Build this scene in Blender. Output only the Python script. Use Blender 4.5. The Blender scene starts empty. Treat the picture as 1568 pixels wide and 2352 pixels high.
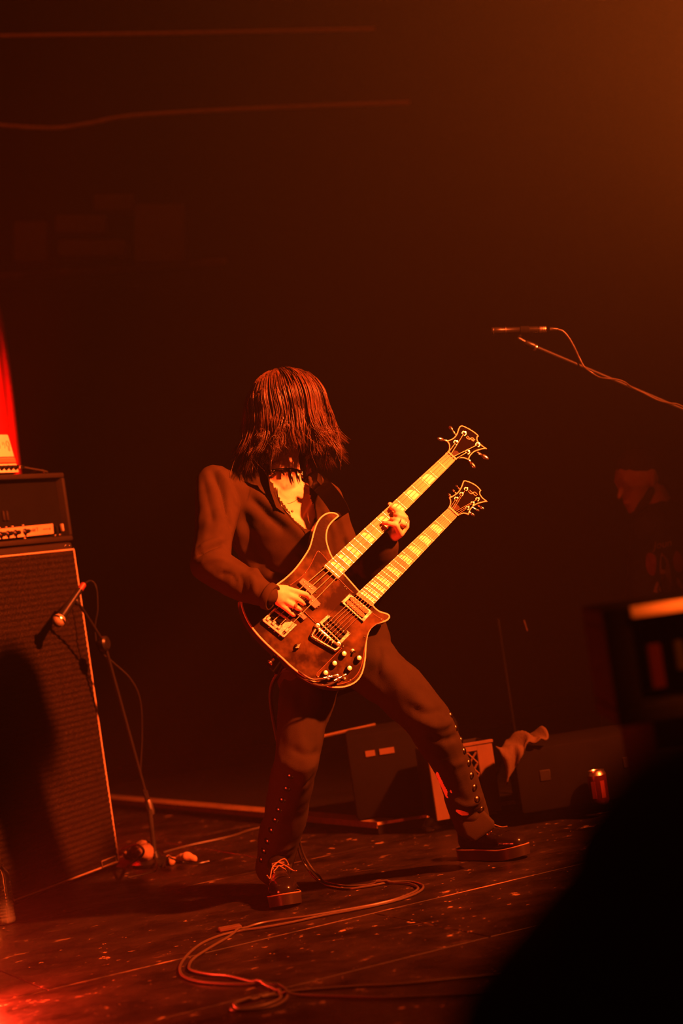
import bpy, bmesh, math, random
import numpy as np
from mathutils import Vector, Matrix, noise as mnoise
from mathutils.bvhtree import BVHTree

random.seed(7)
np.random.seed(7)
scene = bpy.context.scene
COL = scene.collection
V = Vector

# ------------------------------------------------------------------ camera
FPX = 4600.0                      # focal length in pixels of the 1568x2352 frame
PITCH, ROLL = math.radians(1.526), math.radians(8.4)
CAM = V((0, 0, 1.0))
FW = V((0, math.cos(PITCH), math.sin(PITCH)))
R0, U0 = V((1, 0, 0)), V((0, -math.sin(PITCH), math.cos(PITCH)))
CR = math.cos(ROLL) * R0 - math.sin(ROLL) * U0
CU = math.sin(ROLL) * R0 + math.cos(ROLL) * U0
cd = bpy.data.cameras.new('camera')
cam = bpy.data.objects.new('camera', cd)
COL.objects.link(cam)
cam.matrix_world = Matrix(((CR.x, CU.x, -FW.x, CAM.x), (CR.y, CU.y, -FW.y, CAM.y), (CR.z, CU.z, -FW.z, CAM.z), (0, 0, 0, 1)))
cd.sensor_fit = 'VERTICAL'
cd.sensor_height = 36.0
cd.lens = FPX / 2352 * 36.0
cd.clip_start, cd.clip_end = 0.05, 100
cd.dof.use_dof = True
cd.dof.focus_distance = 6.12
cd.dof.aperture_fstop = 2.2
scene.camera = cam

# ------------------------------------------------------------------ world, light, exposure
w = bpy.data.worlds.new('world')
scene.world = w
w.use_nodes = True
w.node_tree.nodes['Background'].inputs[0].default_value = (0.02, 0.003, 0.0005, 1)
w.node_tree.nodes['Background'].inputs[1].default_value = 0.12
vs = scene.view_settings
scene.display_settings.display_device = 'sRGB'
vs.view_transform = 'Standard'
vs.look = 'None'
vs.exposure = 0.0
vs.gamma = 1.0
vs.use_curve_mapping = False


def lamp(name, kind, loc, target, power, color, size=0.1, angle=60, blend=1.0):
    ld = bpy.data.lights.new(name, kind)
    ld.energy, ld.color = power, color
    ld.shadow_soft_size = size
    if kind == 'SPOT':
        ld.spot_size, ld.spot_blend = math.radians(angle), blend
    o = bpy.data.objects.new(name, ld)
    COL.objects.link(o)
    o.location = loc
    o.rotation_euler = (V(target) - V(loc)).to_track_quat('-Z', 'Y').to_euler()
    return o


def ray(px, py):
    return FW + (px - 784) / FPX * CR - (py - 1176) / FPX * CU


def P(px, py, d):
    return CAM + ray(px, py) * d


ORANGE = (1.0, 0.098, 0.013)
lamp('stage_spot', 'SPOT', (4.0, 3.32, 4.5), (-0.55, 6.4, 0.95), 25000, ORANGE, 0.16, 43, 1.0)   # the key from high on the right
lamp('case_fill_spot', 'SPOT', (1.5, 1.1, 2.9), (0.68, 3.34, 0.87), 2600, (1.0, 0.12, 0.012), 0.05, 9, 0.8)   # unseen narrow lamp, added to brighten the top edge of the near case
bl_ = P(2450, 520, 5.9)
lamp('haze_fill_spot', 'SPOT', bl_, bl_ + V((-0.36, -0.76, 0.46)), 2000, (1.0, 0.14, 0.012), 0.08, 82, 1.0)   # unseen lamp, added to make the upper right haze glow
lamp('wall_fill_lamp', 'POINT', (-2.2, 8.3, 5.8), (0, 0, 0), 55, (1.0, 0.10, 0.006), 0.3)  # unseen fill, added to lift the back wall and the shadows
lamp('red_floor_lamp', 'SPOT', (-1.165, 5.24, 0.10), (-0.3, 5.32, 0.0), 150, (1.0, 0.03, 0.008), 0.03, 165, 0.6)
lamp('red_drape_lamp', 'SPOT', (-1.75, 9.0, 0.5), (-2.0, 9.5, 2.2), 4200, (1.0, 0.004, 0.003), 0.05, 60, 0.8)

HAZE = 0.0080

# ------------------------------------------------------------------ geometry helpers
def F(px, py, z=0.0):
    r = ray(px, py)
    return CAM + r * ((z - CAM.z) / r.z)


def to_px(p):
    q = V(p) - CAM
    d = q.dot(FW)
    return 784 + FPX * q.dot(CR) / d, 1176 - FPX * q.dot(CU) / d, d


class Plane:
    """a real flat face: origin, unit normal; pt() meets it with a line of sight"""
    def __init__(s, o, n):
        s.o, s.n = V(o), V(n).normalized()

    def pt(s, px, py, h=0.0):
        r = ray(px, py)
        return CAM + r * ((s.o + s.n * h - CAM).dot(s.n) / r.dot(s.n))


def catmull(pts, k=6, closed=False):
    pts = [V(p) for p in pts]
    n = len(pts)
    out = []
    rng = range(n) if closed else range(n - 1)
    for i in rng:
        if closed:
            a, b, c, d = pts[i - 1], pts[i], pts[(i + 1) % n], pts[(i + 2) % n]
        else:
            a, b, c, d = pts[max(i - 1, 0)], pts[i], pts[i + 1], pts[min(i + 2, n - 1)]
        for j in range(k):
            t = j / k
            out.append(0.5 * ((2 * b) + (c - a) * t + (2 * a - 5 * b + 4 * c - d) * t * t + (3 * b - a - 3 * c + d) * t ** 3))
    if not closed:
        out.append(pts[-1])
    return out


_ico = bmesh.new()
bmesh.ops.create_icosphere(_ico, subdivisions=2, radius=1)
ICO = [v.co.copy() for v in _ico.verts]
_ico.free()
ORIGIN = {}


class MB:
    def __init__(s):
        s.v, s.f = [], []

    def add(s, vs, fs):
        b = len(s.v)
        s.v += [V(v) for v in vs]
        s.f += [tuple(b + i for i in f) for f in fs]
        return s

    def box(s, c, ax, ay, az):
        """c centre; ax, ay, az half-extent vectors"""
        c, ax, ay, az = V(c), V(ax), V(ay), V(az)
        vs = [c + ax * i + ay * j + az * k for k in (-1, 1) for j in (-1, 1) for i in (-1, 1)]
        return s.add(vs, [(0, 2, 3, 1), (4, 5, 7, 6), (0, 1, 5, 4), (1, 3, 7, 5), (3, 2, 6, 7), (2, 0, 4, 6)])

    def bbox(s, c, ax, ay, az, bev=0.004, seg=2):
        """bevelled box"""
        bm = bmesh.new()
        m = MB().box((0, 0, 0), V(ax), V(ay), V(az))
        vs = [bm.verts.new(v) for v in m.v]
        for f in m.f:
            bm.faces.new([vs[i] for i in f])
        bmesh.ops.bevel(bm, geom=list(bm.edges), offset=bev, segments=seg, affect='EDGES', profile=0.5)
        bm.verts.index_update()
        s.add([v.co + V(c) for v in bm.verts], [[v.index for v in f.verts] for f in bm.faces])
        bm.free()
        return s

    def prism(s, top, bottom):
        """two matching loops"""
        n = len(top)
        b = len(s.v)
        s.v += [V(p) for p in top] + [V(p) for p in bottom]
        s.f.append(tuple(b + i for i in range(n)))
        s.f.append(tuple(b + n + i for i in reversed(range(n))))
        for i in range(n):
            j = (i + 1) % n
            s.f.append((b + i, b + n + i, b + n + j, b + j))
        return s

    def ring(s, outer, inner, depth):
        """frame between two matching loops, sunk by the vector depth"""
        n = len(outer)
        b = len(s.v)
        d = V(depth)
        s.v += [V(p) for p in outer] + [V(p) for p in inner] + [V(p) + d for p in outer] + [V(p) + d for p in inner]
        for i in range(n):
            j = (i + 1) % n
            s.f += [(b + i, b + j, b + n + j, b + n + i), (b + i, b + 2 * n + i, b + 2 * n + j, b + j), (b + n + i, b + n + j, b + 3 * n + j, b + 3 * n + i), (b + 2 * n + i, b + 3 * n + i, b + 3 * n + j, b + 2 * n + j)]
        return s

    def tube(s, pts, r, n=8, closed=False, flat=1.0):
        pts = [V(p) for p in pts]
        m = len(pts)
        rr = r if hasattr(r, '__len__') else [r] * m
        b = len(s.v)
        t0 = (pts[1] - pts[0]).normalized()
        ref = V((0, 0, 1)) if abs(t0.z) < 0.9 else V((1, 0, 0))
        nrm = t0.cross(ref).normalized()
        for i in range(m):
            if closed:
                t = (pts[(i + 1) % m] - pts[i - 1])
            else:
                t = pts[min(i + 1, m - 1)] - pts[max(i - 1, 0)]
            if t.length < 1e-9:
                t = t0
            t = t.normalized()
            nrm = (nrm - t * nrm.dot(t))
            nrm = nrm.normalized() if nrm.length > 1e-9 else t.orthogonal().normalized()
            bi = t.cross(nrm)
            for k in range(n):
                a = 2 * math.pi * k / n
                s.v.append(pts[i] + (nrm * math.cos(a) * flat + bi * math.sin(a)) * rr[i])
        for i in range(m if closed else m - 1):
            j = (i + 1) % m
            for k in range(n):
                q = (k + 1) % n
                s.f.append((b + i * n + k, b + i * n + q, b + j * n + q, b + j * n + k))
        if not closed:
            s.f.append(tuple(b + k for k in reversed(range(n))))
            s.f.append(tuple(b + (m - 1) * n + k for k in range(n)))
        return s

    def lathe(s, base, axis, prof, n=20):
        """prof: (radius, height) list along axis from base"""
        base, ax = V(base), V(axis).normalized()
        e1 = ax.orthogonal().normalized()
        e2 = ax.cross(e1)
        b = len(s.v)
        for r, h in prof:
            for k in range(n):
                a = 2 * math.pi * k / n
                s.v.append(base + ax * h + (e1 * math.cos(a) + e2 * math.sin(a)) * max(r, 1e-5))
        m = len(prof)
        for i in range(m - 1):
            for k in range(n):
                q = (k + 1) % n
                s.f.append((b + i * n + k, b + i * n + q, b + (i + 1) * n + q, b + (i + 1) * n + k))
        s.f.append(tuple(b + k for k in reversed(range(n))))
        s.f.append(tuple(b + (m - 1) * n + k for k in range(n)))
        return s

    def sphere(s, c, r, ax=None, n=12):
        """ellipsoid; r a number or three radii along ax axes"""
        c = V(c)
        r3 = r if hasattr(r, '__len__') else (r, r, r)
        A = ax or (V((1, 0, 0)), V((0, 1, 0)), V((0, 0, 1)))
        b = len(s.v)
        m = max(6, n // 2)
        for i in range(m + 1):
            th = math.pi * i / m
            for k in range(n):
                a = 2 * math.pi * k / n
                s.v.append(c + A[0] * r3[0] * math.sin(th) * math.cos(a) + A[1] * r3[1] * math.sin(th) * math.sin(a) + A[2] * r3[2] * math.cos(th))
        for i in range(m):
            for k in range(n):
                q = (k + 1) % n
                s.f.append((b + i * n + k, b + (i + 1) * n + k, b + (i + 1) * n + q, b + i * n + q))
        return s

    def hull(s, balls):
        bm = bmesh.new()
        for q in balls:
            c, r = V(q[0]), q[1]
            sc = q[2] if len(q) > 2 else None
            for d in ICO:
                e = d if sc is None else sum((sc[i][0] * d[i] * sc[i][1] for i in range(3)), V())
                bm.verts.new(c + e * r)
        res = bmesh.ops.convex_hull(bm, input=list(bm.verts))
        kill = {e for e in res['geom_interior'] + res['geom_unused'] if isinstance(e, bmesh.types.BMVert)}
        bmesh.ops.delete(bm, geom=list(kill), context='VERTS')
        bm.verts.index_update()
        s.add([v.co for v in bm.verts], [[v.index for v in f.verts] for f in bm.faces])
        bm.free()
        return s

    def build(s, name, m, parent=None, smooth=35, origin=None):
        o0 = ORIGIN[parent.name] if parent else (V(origin) if origin is not None else V((0, 0, 0)))
        me = bpy.data.meshes.new(name)
        me.from_pydata([tuple(v - o0) for v in s.v], [], s.f)
        me.update()
        fix = bmesh.new()
        fix.from_mesh(me)
        bmesh.ops.recalc_face_normals(fix, faces=fix.faces)
        fix.to_mesh(me)
        fix.free()
        return link_mesh(name, me, m, parent, o0, smooth)


def link_mesh(name, me, m, parent, o0, smooth=35):
    me.materials.clear()
    me.materials.append(m)
    if smooth:
        for p in me.polygons:
            p.use_smooth = True
        if smooth < 180:
            me.set_sharp_from_angle(angle=math.radians(smooth))
    o = bpy.data.objects.new(name, me)
    COL.objects.link(o)
    ORIGIN[o.name] = V(o0)
    if parent:
        o.parent = parent
    else:
        o.location = o0
    return o


def tag(o, label=None, cat=None, group=None, kind=None):
    if label:
        o['label'] = label
    if cat:
        o['category'] = cat
    if group:
        o['group'] = group
    if kind:
        o['kind'] = kind
    return o


def thing(name, loc, label, cat, group=None):
    o = bpy.data.objects.new(name, None)
    o.empty_display_size = 0.05
    COL.objects.link(o)
    o.location = loc
    ORIGIN[o.name] = V(loc)
    return tag(o, label, cat, group)


def blob_mesh(groups, voxel, smooth_iter=4, factor=0.5):
    """a single continuous surface around many tapered limbs; returns a mesh in world coordinates"""
    mb = MB()
    for g in groups:
        mb.hull(g)
    me = bpy.data.meshes.new('tmp')
    me.from_pydata([tuple(v) for v in mb.v], [], mb.f)
    ob = bpy.data.objects.new('tmp', me)
    COL.objects.link(ob)
    r = ob.modifiers.new('r', 'REMESH')
    r.mode, r.voxel_size, r.use_smooth_shade = 'VOXEL', voxel, True
    if smooth_iter:
        sm = ob.modifiers.new('s', 'SMOOTH')
        sm.factor, sm.iterations = factor, smooth_iter
    dg = bpy.context.evaluated_depsgraph_get()
    out = bpy.data.meshes.new_from_object(ob.evaluated_get(dg))
    bpy.data.objects.remove(ob)
    return out


def mesh_np(me):
    n = len(me.vertices)
    co = np.empty(n * 3)
    me.vertices.foreach_get('co', co)
    no = np.empty(n * 3)
    me.vertex_normals.foreach_get('vector', no)
    return co.reshape(-1, 3), no.reshape(-1, 3)


def put_np(me, co):
    me.vertices.foreach_set('co', co.ravel())
    me.update()


def np_px(co):
    q = co - np.array(CAM)
    d = q @ np.array(FW)
    return 784 + FPX * (q @ np.array(CR)) / d, 1176 - FPX * (q @ np.array(CU)) / d, d


def in_poly(x, y, poly):
    ins = np.zeros(len(x), bool)
    n = len(poly)
    for i in range(n):
        x1, y1 = poly[i]
        x2, y2 = poly[(i + 1) % n]
        if y1 == y2:
            continue
        c = ((y1 > y) != (y2 > y)) & (x < (x2 - x1) * (y - y1) / (y2 - y1) + x1)
        ins ^= c
    return ins


def bvh_of(me):
    return BVHTree.FromPolygons([v.co.copy() for v in me.vertices], [tuple(p.vertices) for p in me.polygons])


def hit(bvh, px, py):
    r = ray(px, py).normalized()
    loc, nrm, i, d = bvh.ray_cast(CAM, r)
    return loc, nrm


def wrinkle(me, lines, bvh):
    """folds pressed into or raised from cloth: each (pixel polyline, width, height)"""
    co, no = mesh_np(me)
    for pl, wd, amp in lines:
        pts = [hit(bvh, *q)[0] for q in catmull([(a, b, 0) for a, b in pl], 5) for q in [(q.x, q.y)]]
        pts = [p for p in pts if p is not None]
        if len(pts) < 2:
            continue
        A = np.array([tuple(p) for p in pts])
        best = np.full(len(co), 9.0)
        along = np.zeros(len(co))
        for i in range(len(A) - 1):
            d = A[i + 1] - A[i]
            L = d @ d + 1e-12
            t = np.clip(((co - A[i]) @ d) / L, 0, 1)
            dist = np.linalg.norm(co - (A[i] + t[:, None] * d), axis=1)
            m = dist < best
            best[m] = dist[m]
            along[m] = ((i + t) / (len(A) - 1))[m]
        k = amp * np.exp(-(best / wd) ** 2) * np.clip(np.sin(np.pi * np.clip(along, 0.06, 0.94)) * 1.6, 0, 1)
        co = co + no * k[:, None]
    put_np(me, co)


def rumple(me, scale, amp, seed=0.0, stretch=(1, 1, 1)):
    co, no = mesh_np(me)
    k = np.array([mnoise.fractal(V((c[0] * stretch[0] * scale + seed, c[1] * stretch[1] * scale, c[2] * stretch[2] * scale)), 0.9, 2.0, 3) for c in co])
    put_np(me, co + no * (k * amp)[:, None])


def text_mesh(body, size, depth=0.0004):
    cu = bpy.data.curves.new('t', 'FONT')
    cu.body, cu.size, cu.extrude, cu.resolution_u = body, size, depth, 3
    cu.align_x = 'LEFT'
    ob = bpy.data.objects.new('t', cu)
    COL.objects.link(ob)
    dg = bpy.context.evaluated_depsgraph_get()
    me = bpy.data.meshes.new_from_object(ob.evaluated_get(dg))
    vs = [v.co.copy() for v in me.vertices]
    fs = [tuple(p.vertices) for p in me.polygons]
    bpy.data.objects.remove(ob)
    return vs, fs


# ------------------------------------------------------------------ materials
def mat(name, col, rough=0.5, metal=0.0, col2=None, nscale=8.0, nlo=0.45, nhi=0.65, bump=0.0, bscale=60.0, coat=0.0, spec=0.5, sheen=0.0, trans=0.0, ior=1.45, emit=None, estr=0.0, stretch=None):
    m = bpy.data.materials.new(name)
    m.use_nodes = True
    nt = m.node_tree
    b = nt.nodes['Principled BSDF']
    b.inputs['Base Color'].default_value = (*col, 1)
    b.inputs['Roughness'].default_value = rough
    b.inputs['Metallic'].default_value = metal
    b.inputs['Coat Weight'].default_value = coat
    b.inputs['Coat Roughness'].default_value = 0.12
    b.inputs['Specular IOR Level'].default_value = spec
    b.inputs['Sheen Weight'].default_value = sheen
    b.inputs['Transmission Weight'].default_value = trans
    b.inputs['IOR'].default_value = ior
    if emit:
        b.inputs['Emission Color'].default_value = (*emit, 1)
        b.inputs['Emission Strength'].default_value = estr
    tc = nt.nodes.new('ShaderNodeTexCoord')
    src = tc.outputs['Object']
    if stretch:
        mp = nt.nodes.new('ShaderNodeMapping')
        mp.inputs['Scale'].default_value = stretch
        nt.links.new(src, mp.inputs[0])
        src = mp.outputs[0]
    if col2 is None:
        col2 = tuple(c * 0.82 for c in col)
    n = nt.nodes.new('ShaderNodeTexNoise')
    n.inputs['Scale'].default_value = nscale
    n.inputs['Detail'].default_value = 6
    n.inputs['Roughness'].default_value = 0.62
    nt.links.new(src, n.inputs['Vector'])
    r = nt.nodes.new('ShaderNodeValToRGB')
    r.color_ramp.elements[0].position, r.color_ramp.elements[1].position = nlo, nhi
    r.color_ramp.elements[0].color, r.color_ramp.elements[1].color = (*col, 1), (*col2, 1)
    nt.links.new(n.outputs['Fac'], r.inputs['Fac'])
    nt.links.new(r.outputs['Color'], b.inputs['Base Color'])
    if bump:
        n2 = nt.nodes.new('ShaderNodeTexNoise')
        n2.inputs['Scale'].default_value = bscale
        n2.inputs['Detail'].default_value = 3
        nt.links.new(src, n2.inputs['Vector'])
        bp = nt.nodes.new('ShaderNodeBump')
        bp.inputs['Strength'].default_value = bump
        bp.inputs['Distance'].default_value = 0.004
        nt.links.new(n2.outputs['Fac'], bp.inputs['Height'])
        nt.links.new(bp.outputs['Normal'], b.inputs['Normal'])
    return m


def floor_mat(half):
    """black stage paint on plywood: chips, scratches and worn sheet edges"""
    m = bpy.data.materials.new('stage_paint')
    m.use_nodes = True
    nt = m.node_tree
    N, L = nt.nodes, nt.links
    b = N['Principled BSDF']
    geo = N.new('ShaderNodeNewGeometry')
    tc = N.new('ShaderNodeTexCoord')
    oi = N.new('ShaderNodeObjectInfo')

    def mth(op, a, c=None, clamp=False):
        k = N.new('ShaderNodeMath')
        k.operation = op
        k.use_clamp = clamp
        for i, x in enumerate((a, c)):
            if x is None:
                continue
            if isinstance(x, (int, float)):
                k.inputs[i].default_value = x
            else:
                L.new(x, k.inputs[i])
        return k.outputs[0]

    def nse(scale, detail=5, rough=0.6, src=None, sc=None, rot=0.0):
        s = src or geo.outputs['Position']
        if sc:
            mp = N.new('ShaderNodeMapping')
            mp.inputs['Rotation'].default_value = (0, 0, rot)
            mp.inputs['Scale'].default_value = sc
            L.new(s, mp.inputs[0])
            s = mp.outputs[0]
        n = N.new('ShaderNodeTexNoise')
        n.inputs['Scale'].default_value = scale
        n.inputs['Detail'].default_value = detail
        n.inputs['Roughness'].default_value = rough
        L.new(s, n.inputs['Vector'])
        return n.outputs['Fac']

    def step(x, lo, hi):
        k = N.new('ShaderNodeMapRange')
        k.interpolation_type = 'SMOOTHSTEP'
        L.new(x, k.inputs[0])
        k.inputs[1].default_value, k.inputs[2].default_value = lo, hi
        return k.outputs[0]

    big = step(nse(1.7, 3), 0.42, 0.66)
    chips = step(nse(11, 6, 0.68), 0.635, 0.655)
    chips2 = step(nse(38, 4, 0.6), 0.665, 0.69)
    scr = step(nse(9, 5, 0.7, sc=(0.35, 3.2, 1), rot=-0.46), 0.66, 0.70)
    scr2 = step(nse(16, 5, 0.7, sc=(3.0, 0.22, 1), rot=0.35), 0.685, 0.72)
    grime = nse(5.5, 6, 0.7)
    sep = N.new('ShaderNodeSeparateXYZ')
    L.new(tc.outputs['Object'], sep.inputs[0])
    ex = mth('SUBTRACT', 1.219, mth('ABSOLUTE', sep.outputs[0]))
    ey = mth('SUBTRACT', half - 0.001, mth('ABSOLUTE', sep.outputs[1]))
    edge = mth('MINIMUM', ex, ey)
    edgew = mth('ADD', edge, mth('MULTIPLY', mth('SUBTRACT', nse(14, 4), 0.5), 0.03))
    em = mth('MULTIPLY', step(edgew, 0.006, 0.0015), step(nse(2.3, 4), 0.47, 0.62))
    wear = mth('ADD', mth('MULTIPLY', mth('ADD', mth('MULTIPLY', chips, 0.85), mth('MULTIPLY', chips2, 0.7)), mth('ADD', mth('MULTIPLY', big, 0.8), 0.2)), mth('ADD', mth('MULTIPLY', scr, 0.16), mth('MULTIPLY', scr2, 0.12)))
    wear = mth('ADD', wear, mth('MULTIPLY', em, 0.36), True)
    mx = N.new('ShaderNodeMix')
    mx.data_type = 'RGBA'
    gr = N.new('ShaderNodeValToRGB')
    gr.color_ramp.elements[0].position, gr.color_ramp.elements[1].position = 0.35, 0.75
    gr.color_ramp.elements[0].color, gr.color_ramp.elements[1].color = (0.0022, 0.0015, 0.0012, 1), (0.013, 0.0075, 0.0045, 1)
    L.new(grime, gr.inputs[0])
    L.new(wear, mx.inputs['Factor'])
    L.new(gr.outputs[0], mx.inputs['A'])
    mx.inputs['B'].default_value = (0.30, 0.19, 0.10, 1)
    L.new(mx.outputs['Result'], b.inputs['Base Color'])
    b.inputs['Specular IOR Level'].default_value = 0.22
    rg = N.new('ShaderNodeMapRange')
    L.new(grime, rg.inputs[0])
    rg.inputs[1].default_value, rg.inputs[2].default_value, rg.inputs[3].default_value, rg.inputs[4].default_value = 0.3, 0.7, 0.30, 0.6
    L.new(rg.outputs[0], b.inputs['Roughness'])
    bp = N.new('ShaderNodeBump')
    bp.inputs['Strength'].default_value = 0.35
    bp.inputs['Distance'].default_value = 0.003
    L.new(mth('ADD', mth('MULTIPLY', nse(30, 5), 0.7), mth('MULTIPLY', wear, -0.5)), bp.inputs['Height'])
    L.new(bp.outputs[0], b.inputs['Normal'])
    return m


M = dict(
    stage=floor_mat(0.61),
    stagehalf=floor_mat(0.3335),
    wall=mat('dark_wall_paint', (0.014, 0.012, 0.011), 0.9, bump=0.2, spec=0.05),
    black=mat('black_vinyl', (0.010, 0.008, 0.007), 0.5, bump=0.25, bscale=350, spec=0.12),
    blackmatte=mat('black_matte', (0.004, 0.0035, 0.0035), 0.85, spec=0.05),
    blackplastic=mat('black_plastic', (0.007, 0.006, 0.006), 0.35, spec=0.25),
    chrome=mat('chrome', (0.75, 0.7, 0.62), 0.22, 1.0, col2=(0.5, 0.45, 0.4), nscale=120, bump=0.1),
    steel=mat('worn_steel', (0.3, 0.27, 0.24), 0.42, 1.0),
    gold=mat('brushed_cap', (0.9, 0.8, 0.62), 0.35, 0.5),
    cream=mat('cream_binding', (0.50, 0.33, 0.24), 0.5, spec=0.2),
    guitarwood=mat('aged_guitar_lacquer', (0.010, 0.0045, 0.002), 0.30, col2=(0.10, 0.058, 0.014), nscale=7, nlo=0.43, nhi=0.74, bump=0.05, bscale=90, spec=0.03),
    guitarside=mat('guitar_side_lacquer', (0.016, 0.006, 0.004), 0.3, spec=0.3),
    guard=mat('smoky_pickguard', (0.012, 0.005, 0.002), 0.32, col2=(0.11, 0.062, 0.015), nscale=9, nlo=0.42, nhi=0.75, spec=0.03),
    guardedge=mat('pickguard_bevel', (0.16, 0.07, 0.045), 0.45, spec=0.2),
    maple=mat('rosy_fingerboard', (0.32, 0.13, 0.07), 0.45, col2=(0.52, 0.30, 0.16), nscale=17, nlo=0.33, nhi=0.68, spec=0.2),
    pearl=mat('pearl_inlay', (0.92, 0.90, 0.55), 0.3, col2=(0.6, 0.52, 0.32), nscale=70, nlo=0.42, nhi=0.62, spec=0.3),
    neckwood=mat('neck_wood', (0.2, 0.09, 0.045), 0.4, spec=0.3),
    headblack=mat('headstock_black', (0.005, 0.003, 0.002), 0.5, spec=0.0),
    bobbin=mat('amber_bobbin', (0.24, 0.10, 0.045), 0.45, spec=0.2),
    bobbindark=mat('dark_bobbin', (0.012, 0.008, 0.006), 0.5, spec=0.05),
    studmetal=mat('dark_stud', (0.10, 0.085, 0.07), 0.3, 1.0),
    micmesh=mat('mic_mesh', (0.26, 0.19, 0.13), 0.5, 0.3, bump=0.5, bscale=500),
    string=mat('string_wire', (0.5, 0.36, 0.25), 0.4, 0.8),
    skin=mat('skin', (0.70, 0.44, 0.32), 0.55, col2=(0.62, 0.31, 0.21), nscale=22, nlo=0.4, nhi=0.7, bump=0.12, bscale=140, spec=0.2),
    shirt=mat('black_shirt_cloth', (0.025, 0.016, 0.008), 0.9, bump=0.15, bscale=500, spec=0.03),
    trouser=mat('black_trouser_cloth', (0.016, 0.012, 0.007), 0.9, bump=0.2, bscale=420, spec=0.03),
    hair=mat('brown_hair', (0.030, 0.014, 0.007), 0.36, col2=(0.07, 0.032, 0.014), nscale=30, nlo=0.4, nhi=0.65, spec=0.35),
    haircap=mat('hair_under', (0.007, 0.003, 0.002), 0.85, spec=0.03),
    leather=mat('black_shoe_leather', (0.006, 0.004, 0.004), 0.2, spec=0.35),
    sole=mat('shoe_sole', (0.014, 0.009, 0.006), 0.32, spec=0.4),
    lace=mat('shoe_lace', (0.14, 0.085, 0.045), 0.8, spec=0.1),
    cable=mat('cable_rubber', (0.035, 0.026, 0.018), 0.42, spec=0.4),
    tolex=mat('amp_tolex', (0.015, 0.011, 0.008), 0.6, bump=0.4, bscale=420, spec=0.12),
    grille=mat('grille_cloth', (0.006, 0.004, 0.003), 0.9, col2=(0.018, 0.012, 0.007), nscale=160, bump=0.4, bscale=300, spec=0.03),
    piping=mat('white_piping', (0.34, 0.24, 0.16), 0.5, spec=0.2),
    panel=mat('brushed_panel', (0.32, 0.23, 0.15), 0.5, spec=0.2),
    white=mat('white_enamel', (0.62, 0.50, 0.38), 0.45, spec=0.2),
    redink=mat('red_band', (0.5, 0.11, 0.07), 0.5, spec=0.1),
    tan=mat('tan_print', (0.4, 0.22, 0.14), 0.6, spec=0.1),
    paleplastic=mat('pale_plastic', (0.085, 0.05, 0.03), 0.6, spec=0.1),
    riseredge=mat('scuffed_riser_edge', (0.32, 0.21, 0.11), 0.55, col2=(0.04, 0.028, 0.02), nscale=16, nlo=0.42, nhi=0.6, spec=0.2),
    riserpale=mat('pale_riser_edge', (0.13, 0.08, 0.04), 0.65, col2=(0.09, 0.055, 0.03), nscale=20, spec=0.1),
    carpet=mat('riser_carpet', (0.006, 0.005, 0.004), 0.95, bump=0.4, bscale=200, spec=0.03),
    towel=mat('pale_towel', (0.050, 0.036, 0.022), 0.95, bump=0.5, bscale=260, spec=0.05),
    cloth=mat('crumpled_white_cloth', (0.22, 0.13, 0.075), 0.9, bump=0.3, bscale=80, spec=0.1),
    can=mat('red_can', (0.05, 0.005, 0.003), 0.3, 0.3),
    canlid=mat('can_aluminium', (0.7, 0.6, 0.5), 0.3, 1.0),
    tape=mat('tape_scrap', (0.05, 0.032, 0.02), 0.7, spec=0.1),
    drape=mat('red_drape', (0.4, 0.04, 0.035), 0.9, spec=0.05),
    darktee=mat('black_tee', (0.004, 0.003, 0.003), 0.9, spec=0.02),
    print=mat('tee_print', (0.07, 0.03, 0.014), 0.9, spec=0.02),
    printred=mat('tee_print_red', (0.045, 0.006, 0.004), 0.9, spec=0.02),
    drumskin=mat('shaded_skin', (0.11, 0.048, 0.026), 0.8, spec=0.05),  # skin darkened in its colour to stand for the weak light there
    jean=mat('dark_jean', (0.005, 0.004, 0.005), 0.9, spec=0.03),
    greentape=mat('green_side', (0.009, 0.008, 0.0015), 0.8, spec=0.05),
    redtape=mat('red_side', (0.014, 0.0014, 0.001), 0.8, spec=0.05),
    barwood=mat('pale_case_edge', (0.42, 0.3, 0.16), 0.5, spec=0.2),
    clear=mat('clear_plastic', (0.8, 0.75, 0.7), 0.12, trans=0.86, ior=1.3),
    water=mat('water', (0.9, 0.85, 0.8), 0.03, trans=0.92, ior=1.33),
    pipe=mat('lightened_pipe', (0.75, 0.5, 0.3), 0.8),  # pale tone stands in for light that hardly reaches the back wall
    ledge=mat('dusty_ledge', (0.11, 0.07, 0.04), 0.85, spec=0.05),
)

# ------------------------------------------------------------------ the room
def struct(o):
    o['kind'] = 'structure'
    return o


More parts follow.
